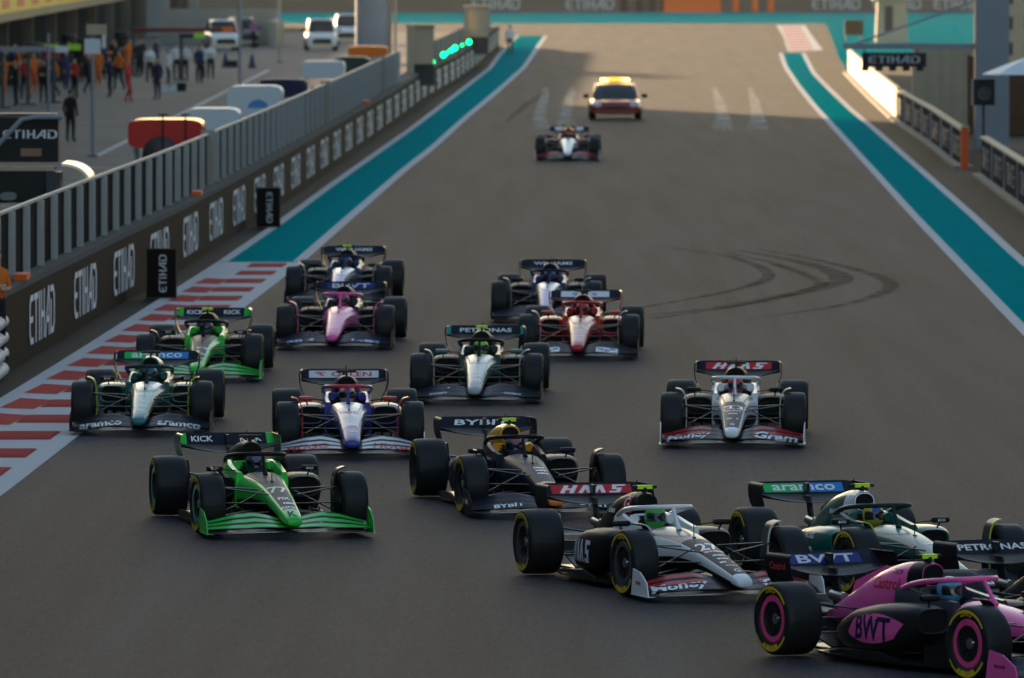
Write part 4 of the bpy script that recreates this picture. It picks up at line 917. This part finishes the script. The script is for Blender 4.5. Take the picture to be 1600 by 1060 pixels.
# poles
def pole(label, px, row, ztop, r=.045, sign=False):
    p = gp(px, row); e = empty('pole', p); tag(e, label, 'pole'); mb = MB(); mb.tube([(0, 0, 0), (0, 0, ztop)], [r*1.2, r], 10); mb.build('shaft', M_LGREY, e)
    bx('foot', (0, 0, .03), (.35, .35, .06), M_DGREY, e)
    if sign:
        bx('sign_panel', (.0, -.05, ztop-.3), (.50, .06, .46), M_WPAN, e); bx('side_panel', (.36, 0, ztop-.1), (.12, .05, .5), M_WPAN, e); bx('top_box', (.12, .05, ztop+.22), (.62, .2, .32), M_BEIGE, e)
pole('grey pole with square white panels on top in the pit lane', 145, 245, 3.75, sign=True)
pole('thin bare grey pole in the left of the pit lane', 76, 215, 3.55, .04)
pole('tall grey lamp pole beside the white stands', 375, 145, 6.5, .06)
pole('slim grey pole in front of the white car', 437, 98, 5.0, .05)
# pit booms
def boom(label, px, row, z, L, m, tip, dx=0.0):
    p = gp(px, row); e = empty('pit_boom', p); tag(e, label, 'boom'); bx('beam', (L/2, 0, z), (L, .22, .2), m, e); bx('tip', (L + .25, 0, z), (.5, .26, .24), tip, e)
    bx('post', (.1, 0, z/2), (.16, .16, z), M_DGREY, e); bx('base', (.1, 0, .05), (.7, .7, .1), M_DGREY, e)
LIMEM = mat('lime_paint', (.30, .60, .02), .5)
boom('blue grey pit boom with white joints', 0, 170, 2.35, 2.2, M_LGREY, M_WPAN); boom('lime tipped pit boom over the garage crew', 40, 165, 2.35, .8, M_DGREY, LIMEM)
boom('second lime tipped pit boom', 80, 162, 2.3, .7, M_DGREY, LIMEM); boom('dark red pit boom with orange tip', 205, 120, 2.25, 4.4, mat('dark_red', (.12, .01, .015), .5), M_ORANGE)
boom('black pit boom carrying a lime board', 280, 126, 2.1, .7, M_BLACK, LIMEM)
for i, (px, row) in enumerate(((12, 140), (48, 136), (86, 133), (128, 126), (160, 120), (188, 112), (30, 122), (105, 118))):
    e = empty('tool_cabinet', gp(px, row)); tag(e, ('dark wheeled tool cabinet before the garages with %s top, tyres stacked on it' if i % 2 else 'dark wheeled tool cabinet before the garages with %s top') % ('an orange', 'a grey', 'a navy', 'a black')[i % 4], 'cabinet', 'tool cabinets before the garages')
    bx('cabinet_body', (0, 0, .62), (1.1, .7, .98), M_DGREY, e); bx('cabinet_top', (0, 0, 1.15), (1.16, .76, .07), (M_ORANGE, M_LGREY, cloth_(NVY_), M_BLACK)[i % 4], e)
    for k in range(3): bx('drawer', (0, -.36, .35 + k*.3), (1.0, .03, .26), M_BLACK, e)
    for sx in (-1, 1):
        for sy in (-1, 1): bx('caster', (sx*.45, sy*.25, .065), (.1, .1, .13), M_BLACK, e)
    if i % 2:
        for k in range(2):
            o = link('tyre', SHARED[('tyre', 'rear')], e); o.location = (.1, 0, 1.19 + .2025 + k*.41); o.rotation_euler = (0, math.pi/2, 0)
# ---------------------------------------------------------------- right hand side
cr = empty('sign_gantry', (15.5, 300, 0)); tag(cr, 'grey steel column with a beam carrying a black lettered hanging sign', 'gantry')
bx('column', (0, 0, 4), (1.1, .8, 8), M_LGREY, cr); bx('beam', (-2.6, 0, 3.33), (4.4, .18, .18), M_LGREY, cr)
mb = MB(); mb.tube([(-4.4, 0, 3.42), (-.5, 0, 4.8)], .035, 8); mb.build('stay', M_LGREY, cr)
for x_ in (-4.1, -2.4): mb = MB(); mb.tube([(x_, 0, 3.24), (x_, 0, 3.10)], .02, 6); mb.build('hanger', M_BLACK, cr)
sg = bx('hanging_sign', (-3.15, 0, 2.89), (2.07, .14, .46), M_BLACK, cr)
for i in range(5): bx('sign_tooth', (-3.15 - .93 + i*.44, 0, 2.60), (.23, .13, .14), M_BLACK, cr)
flat_text('lettering', ETIHAD, mat('dim_print', (.42, .42, .46), .5), (-3.15, -.075, 2.90), (1, 0, 0), (0, 0, 1), .25, width=1.65, parent=sg, off=.004)
bw = empty('beige_wall', (15.9, 336, 0)); tag(bw, 'beige ribbed wall behind the banner barrier', 'wall')
bx('wall_body', (.3, 0, 1.4), (3.4, .3, 2.8), M_BEIGE, bw)
for i in range(8): bx('rib', (-1.3 + i*.45, -.18, 1.4), (.07, .07, 2.76), M_BEIGE, bw)
bd = empty('cloth_screen', (17.0, 322, 0)); tag(bd, 'brown cloth screen with a sloping top edge', 'screen')
mb = MB(); mb.rings([[(x, yv, z) for x, z in ((-1.2, .0), (1.6, 0), (1.6, 1.9), (-1.2, 2.75))] for yv in (0, .06)]); mb.build('cloth', M_BROWN, bd, smooth=False)
for x_ in (-1.15, .2, 1.5): bx('stake', (x_, .1, 1.0), (.06, .06, 2.0), M_DGREY, bd)
lb = empty('sunlit_building', (24.5, 440, 0)); tag(lb, 'cream building with small dark windows catching the low sun', 'building')
bx('wall', (0, 0, 3.2), (4.4, 8, 6.4), M_SAND, lb)
for i in range(3):
    for j in range(4): bx('window', (-1.2 + i*1.0, -4.01, 1.5 + j*1.2), (.45, .06, .6), M_DGREY, lb)
for j in range(4): bx('window', (-2.21, -2.5, 1.5 + j*1.2), (.06, .8, .6), M_DGREY, lb)
tw = empty('beige_tower', (23.9, 585, 0)); tag(tw, 'small beige tower box beside the teal run-off', 'tower')
bx('body', (0, 0, 1.3), (2.0, 2.0, 2.6), M_BEIGE, tw, 0, .9); bx('recess', (-.2, -1.0, 1.5), (.5, .1, 1.6), M_DGREY, tw); bx('roof', (0, 0, 2.9), (2.4, 2.4, .5), M_SAND, tw); bx('mast', (.5, 0, 4.5), (.25, .25, 3), M_SAND, tw)
db = empty('dark_screen', (21.8, 592, 0)); tag(db, 'dark brown box screen standing on the teal run-off', 'screen')
bx('panel', (0, 0, .85), (1.2, .3, .95), M_BROWN, db)
for x_ in (-.5, .5): bx('leg', (x_, 0, .2), (.08, .2, .4), M_DGREY, db)
sp = empty('loudspeaker', gp(1537, 247)); tag(sp, 'black loudspeaker box on a post behind the barrier', 'loudspeaker')
bx('post', (0, .2, .85), (.08, .08, 1.7), M_DGREY, sp); bx('cabinet', (0, 0, 2.05), (.66, .5, .82), M_BLACK, sp); bx('edge_strip', (-.36, -.1, 2.05), (.05, .3, .84), M_LGREY, sp)
mb = MB(); mb.rings([[(.22*math.cos(a)*k, -.255 - dy, 2.0 + .22*math.sin(a)*k) for a in [2*math.pi*q/20 for q in range(20)]] for dy, k in ((0, 1), (.012, .95), (-.02, .3))]); mb.build('driver_cone', M_DGREY, sp)
um = empty('parasol', gp(1610, 255)); tag(um, 'white parasol beside the loudspeaker', 'parasol')
mb = MB(); mb.rings([[(1.5*k*math.cos(a), 1.5*k*math.sin(a), z) for a in [2*math.pi*q/8 for q in range(8)]] for k, z in ((1, 2.7), (.5, 3.0), (.02, 3.25))], True, False); mb.build('canopy', M_WPAN, um, smooth=False)
mb = MB(); mb.tube([(0, 0, 0), (0, 0, 3.22)], .03, 8); mb.build('pole', M_POST, um); bx('base', (0, 0, .05), (.6, .6, .1), M_CONC, um)
# ================================================================== ROAD VEHICLES
M_GLASS = mat('car_glass', (.015, .02, .022), .08, coat=.5)
def road_car(label, loc, rz, L, Wd, Hh, m, m2, suv=True, bar=False, name='car'):
    e = empty(name, loc, rz); tag(e, label, 'car'); hw = Wd/2
    hood = Hh*(.60 if suv else .58)
    T = [(-L/2, .80, .32, hood*.70), (-L/2+.12, .92, .24, hood*.86), (-L/2+.5, .99, .20, hood*.95), (-L*.20, 1.0, .20, hood), (L*.2, 1.0, .20, hood*1.02), (L/2-.3, .99, .22, hood*1.02), (L/2, .88, .34, hood*.95)]
    mb = MB(); mb.rings([[(x, r[0], z) for x, z in sell(hw*r[1], r[2], r[3], 24, 4.5)] for r in catmull(T, 3)], True, True, lambda i, j: 0); mb.build('body', [m], e, angle=50)
    y0 = -L*.22
    C = [(y0, .86, hood-.04, hood+.02), (y0+(.55 if suv else .75), .80, hood-.04, Hh-.05), (y0+1.1, .78, hood-.04, Hh), (L*.22, .78, hood-.04, Hh-.02), (L*.40 if suv else L*.36, .82, hood-.04, hood+.06 if not suv else Hh-.25)]
    rows = catmull(C, 3)
    def cm(i, j):
        if j < 0: return 1
        a = 2*math.pi*(j+1)/24
        return 0 if (math.sin(a) > .82 and 3 <= i <= 10) else 1
    mb = MB(); mb.rings([[(x, r[0], z) for x, z in sell(hw*r[1], r[2], max(r[2]+.05, r[3]), 24, 4)] for r in rows], True, True, cm); mb.build('cabin', [m2, M_GLASS], e, angle=50)
    for s in (-1, 1):
        mb = MB(); mb.tube([(s*hw*.86, y0, hood), (s*hw*.77, y0+(.55 if suv else .75), Hh-.04), (s*hw*.75, y0+1.1, Hh-.005)], .035, 6); mb.build('pillar', m2, e)
        mb = MB(); mb.rings([[(x + s*hw*.72, yv, z) for x, z in sell(.16, hood*.66, hood*.84, 12, 3)] for yv in (-L/2-.005, -L/2+.2)]); mb.build('headlight', mat('headlight', (.7, .7, .68), .15), e)
        mb = MB(); mb.rings([[(s*(hw+.13)+x, yv, z) for x, z in sell(.11, hood+.02, hood+.18, 10, 3)] for yv in (y0+.15, y0+.25)]); mb.build('mirror', M_BLACK, e)
        for yv in (-L*.31, L*.30):
            mb = MB(); R = .36 if suv else .34; prof = [(-.11, R*.62), (-.12, R*.9), (-.09, R), (.09, R), (.12, R*.9), (.11, R*.62)]
            mb.rings([[(s*(hw-.10)+px, yv + r*math.cos(a), R + r*math.sin(a)) for px, r in prof] for a in [2*math.pi*q/24 for q in range(25)]], True, False); wh = mb.build('wheel', M_TYRE, e)
            mb = MB(); mb.rings([[(s*(hw-.02), yv + rr*math.cos(a), R + rr*math.sin(a)) for a in [2*math.pi*q/20 for q in range(20)]] for rr in (R*.64, R*.3, .01)], True, False); mb.build('rim', M_METAL, wh)
    mb = MB(); mb.rings([[(x, yv, z) for x, z in sell(hw*.62, hood*.34, hood*.66, 16, 4)] for yv in (-L/2-.012, -L/2+.1)]); mb.build('grille', M_BLACK, e)
    mb = MB(); mb.rings([[(x, yv, z) for x, z in sell(hw*.9, .22, .42, 16, 4)] for yv in (-L/2-.03, -L/2+.2)]); mb.build('bumper', m if not suv else mat('bumper_cream', (.5, .42, .3), .5), e)
    if bar:
        bx('bar_base', (0, .1, Hh+.05), (1.0, .24, .07), M_BLACK, e)
        A = mat('amber_lamp', (1, .5, .05), .3, emit=(1.0, .55, .10), estr=4); A2 = mat('amber_dim', (1, .4, .02), .3, emit=(1.0, .35, .02), estr=1.2)
        for s in (-1, 1): bx('amber_lamp', (s*.39, .1, Hh+.13), (.30, .24, .085), A, e)
        bx('amber_lens', (0, .1, Hh+.145), (.46, .22, .11), A2, e)
    return e
MRED = mat('deep_red_paint', (.22, .008, .014), .3, coat=.8); MWH = mat('vehicle_white', (.62, .62, .62), .35, coat=.5)
road_car('dark red car with lit amber light bar following the race cars', gp(962, 188) + Vector((0, 2.3, 0)), 0, 4.6, 1.92, 1.34, MRED, MRED, suv=False, bar=True)
road_car('white off-road car facing down the pit lane', gp(500, 80) + Vector((0, 2.2, 0)), R_(3), 4.5, 1.85, 1.85, MWH, MWH)
road_car('white car with a light on its roof parked behind the first white car', gp(545, 70) + Vector((0, 2.3, 0)), R_(-4), 4.5, 1.85, 1.85, MWH, MWH)
road_car('white car parked by the concrete wall beyond the pit crew', gp(345, 80) + Vector((0, 2.2, 0)), R_(8), 4.5, 1.85, 1.8, MWH, MWH)
road_car('dark grey car parked beside the white car near the wall', gp(374, 74) + Vector((0, 3, 0)), R_(8), 4.5, 1.8, 1.75, mat('dark_car', (.03, .035, .04), .3, coat=.5), mat('dark_car', (.03, .035, .04)))
# ================================================================== PEOPLE
def person_mesh(key):
    if key in SHARED: return SHARED[key]
    P = {'pel': ((0,0,.95),(.15,.11)), 'wai': ((0,0,1.10),(.14,.10)), 'che': ((0,0,1.33),(.17,.115)), 'nek': ((0,0,1.50),.055), 'chn': ((0,-.02,1.58),.07), 'hed': ((0,-.01,1.68),.095), 'crn': ((0,0,1.75),.075),
         'hl': ((-.09,0,.88),.095), 'kl': ((-.11,-.02,.50),.065), 'al': ((-.12,.02,.09),.045), 'tl': ((-.13,-.13,.04),.04),
         'hr': ((.09,0,.88),.095), 'kr': ((.11,-.02,.50),.065), 'ar': ((.12,.02,.09),.045), 'tr': ((.13,-.13,.04),.04), 'sl': ((-.19,0,1.40),.065), 'sr': ((.19,0,1.40),.065)}
    if key == 'stand': A = {'el': ((-.25,.03,1.12),.045), 'wl': ((-.24,-.06,.88),.032), 'fl': ((-.235,-.09,.78),.035), 'er': ((.25,.03,1.12),.045), 'wr': ((.24,-.06,.88),.032), 'fr': ((.235,-.09,.78),.035)}
    elif key == 'fold': A = {'el': ((-.25,-.02,1.14),.045), 'wl': ((-.06,-.19,1.18),.035), 'fl': ((.06,-.20,1.20),.035), 'er': ((.25,-.02,1.14),.045), 'wr': ((.06,-.22,1.14),.035), 'fr': ((-.07,-.21,1.14),.035)}
    else:
        A = {'el': ((-.26,-.10,1.15),.045), 'wl': ((-.22,-.30,1.05),.032), 'fl': ((-.20,-.38,1.07),.035), 'er': ((.25,.12,1.14),.045), 'wr': ((.25,.10,.90),.032), 'fr': ((.25,.07,.80),.035)}
        P['kl'] = ((-.10,-.20,.52),.065); P['al'] = ((-.10,-.18,.09),.045); P['tl'] = ((-.10,-.33,.05),.04); P['ar'] = ((.11,.22,.12),.045); P['tr'] = ((.11,.10,.04),.04)
    P.update(A)
    E = [('pel','wai'),('wai','che'),('che','nek'),('nek','chn'),('chn','hed'),('hed','crn'),('pel','hl'),('hl','kl'),('kl','al'),('al','tl'),('pel','hr'),('hr','kr'),('kr','ar'),('ar','tr'),('che','sl'),('sl','el'),('el','wl'),('wl','fl'),('che','sr'),('sr','er'),('er','wr'),('wr','fr')]
    o = skin_mesh('person', P, E, [M_BLACK]*4, 2); me = o.data
    for p in me.polygons:
        c = p.center; i = 0
        if c.z > 1.53: i = 3 if (c.z > 1.70 or (c.y > .02 and c.z > 1.6)) else 2
        elif min((c - Vector(P['fl'][0])).length, (c - Vector(P['fr'][0])).length) < .09: i = 2
        elif c.z < 1.0 and abs(c.x) < .21: i = 1
        p.material_index = i
    bpy.data.objects.remove(o); SHARED[key] = me; return me
def cloth(c): return mat('cloth_%02x%02x%02x' % tuple(int(v*255) for v in c), c, .85, noise=.15, nscale=12)
def person(px, row, shirt, legs, pose, rz, label, hair=(.02,.015,.012), sc=1.0, z=0.0, pos=None):
    o = link('person', person_mesh(pose)); o.location = pos if pos else gp(px, row); o.rotation_euler = (0, 0, rz); o.scale = (sc, sc, sc)
    for i, m in enumerate((cloth(shirt), cloth(legs), M_SKIN, cloth(hair))):
        o.material_slots[i].link = 'OBJECT'; o.material_slots[i].material = m
    tag(o, label, 'person', 'people in and around the pit lane')
NV = (.02,.025,.07); BK = (.012,.012,.014); WS = (.55,.56,.6); OR = (.6,.14,.02); RD = (.45,.03,.02); PU = (.22,.08,.2)
person(200, 160, RD, RD, 'walk', R_(60), 'person in red overalls bending forward in the pit lane', hair=OR)
person(246, 156, NV, NV, 'stand', R_(-40), 'person in navy standing in front of the crew')
person(110, 222, BK, BK, 'stand', R_(150), 'person all in black standing by the lettered box')
person(234, 130, WS, BK, 'fold', R_(20), 'person in white shirt with folded arms beside the navy one'); person(263, 138, WS, BK, 'stand', R_(90), 'person in white shirt and black trousers near the equipment on the ground')
person(276, 126, WS, BK, 'stand', R_(10), 'person in white shirt under the red lamp'); person(289, 126, WS, BK, 'fold', R_(-20), 'person in white shirt with folded arms under the lime board')
person(311, 130, NV, BK, 'stand', R_(40), 'person in dark navy at the end of the crew'); person(317, 124, WS, BK, 'stand', R_(-60), 'person in white shirt behind the navy dressed crew member')
person(329, 124, WS, BK, 'fold', R_(15), 'person in white shirt with folded arms, last of the crew'); person(217, 120, BK, BK, 'stand', R_(30), 'person in black behind the red overalls')
person(396, 76, PU, BK, 'walk', R_(20), 'person in purple shirt and black trousers by the parked cars'); person(371, 78, OR, (.2,.1,.05), 'stand', 0, 'person in orange vest beside the white car')
person(797, 88, WS, BK, 'stand', R_(170), 'person in white shirt and dark trousers on the teal strip')
person(0, 0, OR, BK, 'fold', R_(40), 'marshal in orange behind the near end of the fence', pos=(-8.13, 146.1, .3), hair=BK)
person(1586, 205, WS, BK, 'stand', R_(-30), 'person in white shirt and dark trousers behind the right barrier'); person(1572, 198, NV, BK, 'fold', R_(30), 'person in dark clothes beneath the parasol')
cl = [OR, BK, RD, OR, BK, OR, NV, RD, BK, OR, NV, OR] + [BK, NV, OR, BK, RD, BK, NV, BK, BK, OR, BK, NV] + [BK, OR, BK, NV, RD, BK, BK, OR, NV, BK]
nm = {OR: 'orange', BK: 'black', RD: 'red', NV: 'navy'}
for i, c in enumerate(cl):
    person((8 + i*16 if i < 12 else 2 + (i-12)*22 if i < 24 else 6 + (i-24)*19) + random.uniform(-4, 4), (150 + 9*((i*5) % 3) - i*1.6) if i < 12 else 128 - (i-12)*1.2 if i < 24 else 139 - (i-24)*1.7, c, BK if i % 3 else c, ('stand', 'fold', 'walk')[i % 3], random.uniform(-1.5, 1.5), 'garage crew member in %s %s %s before the dark garages' % (nm[c], 'with black trousers' if i % 3 and c != BK else 'from head to foot', ('standing upright', 'with folded arms', 'stepping forward')[i % 3]))
for i, (px, Y_, c) in enumerate(((352, 214, BK), (372, 220, (.03,.15,.05)), (428, 242, BK), (150, 170, (.35,.2,.15)), (520, 290, BK))):
    person(0, 0, c, BK, 'walk', R_(80), 'person %s leaning at the fence on the pit wall' % ('in green' if i == 1 else 'in a tan top' if i == 3 else 'in black'), pos=(wx(Y_)-1.15, Y_, .45))
# wheel guns, cones and cases on the pit lane
for i, (px, row) in enumerate(((394, 107), (352, 106))):
    e = empty('traffic_cone', gp(px, row)); tag(e, 'dark blue cone on the pit lane', 'cone', 'dark cones in the pit lane'); M_C = mat('cone_blue', (.02, .03, .08), .6)
    mb = MB(); mb.rings([[(r*math.cos(a), r*math.sin(a), z) for a in [2*math.pi*q/14 for q in range(14)]] for r, z in ((.2, .05), (.05, .72), (.03, .75))]); mb.build('cone_body', M_C, e); bx('cone_base', (0, 0, .025), (.5, .5, .05), M_C, e)
for i, (px, row, c) in enumerate(((265, 144, WS), (280, 143, BK), (362, 106, BK))):
    e = empty('equipment_case', gp(px, row)); tag(e, ('white', 'black', 'dark')[i] + ' equipment case on the pit lane floor ' + ('before the crew', 'beside the white case', 'near the cones')[i], 'case')
    bx('case_body', (0, 0, .17), (.6, .4, .34), cloth(c), e); bx('lid', (0, 0, .36), (.62, .42, .04), M_DGREY, e); bx('handle', (0, -.22, .25), (.2, .03, .04), M_BLACK, e)

# ================================================================== warm evening air
hz = MB(); hz.box((0, 1425, 12.5), (3200, 3400, 27)); hm = bpy.data.materials.new('haze_air'); hm.use_nodes = True
ht = hm.node_tree; ht.nodes.remove(ht.nodes['Principled BSDF']); pv = ht.nodes.new('ShaderNodeVolumePrincipled')
pv.inputs['Color'].default_value = (1.0, .95, .9, 1); pv.inputs['Density'].default_value = .00002; pv.inputs['Anisotropy'].default_value = .55
ht.links.new(pv.outputs[0], ht.nodes['Material Output'].inputs['Volume'])
tag(hz.build('haze', hm, None, smooth=False), None, kind='stuff')
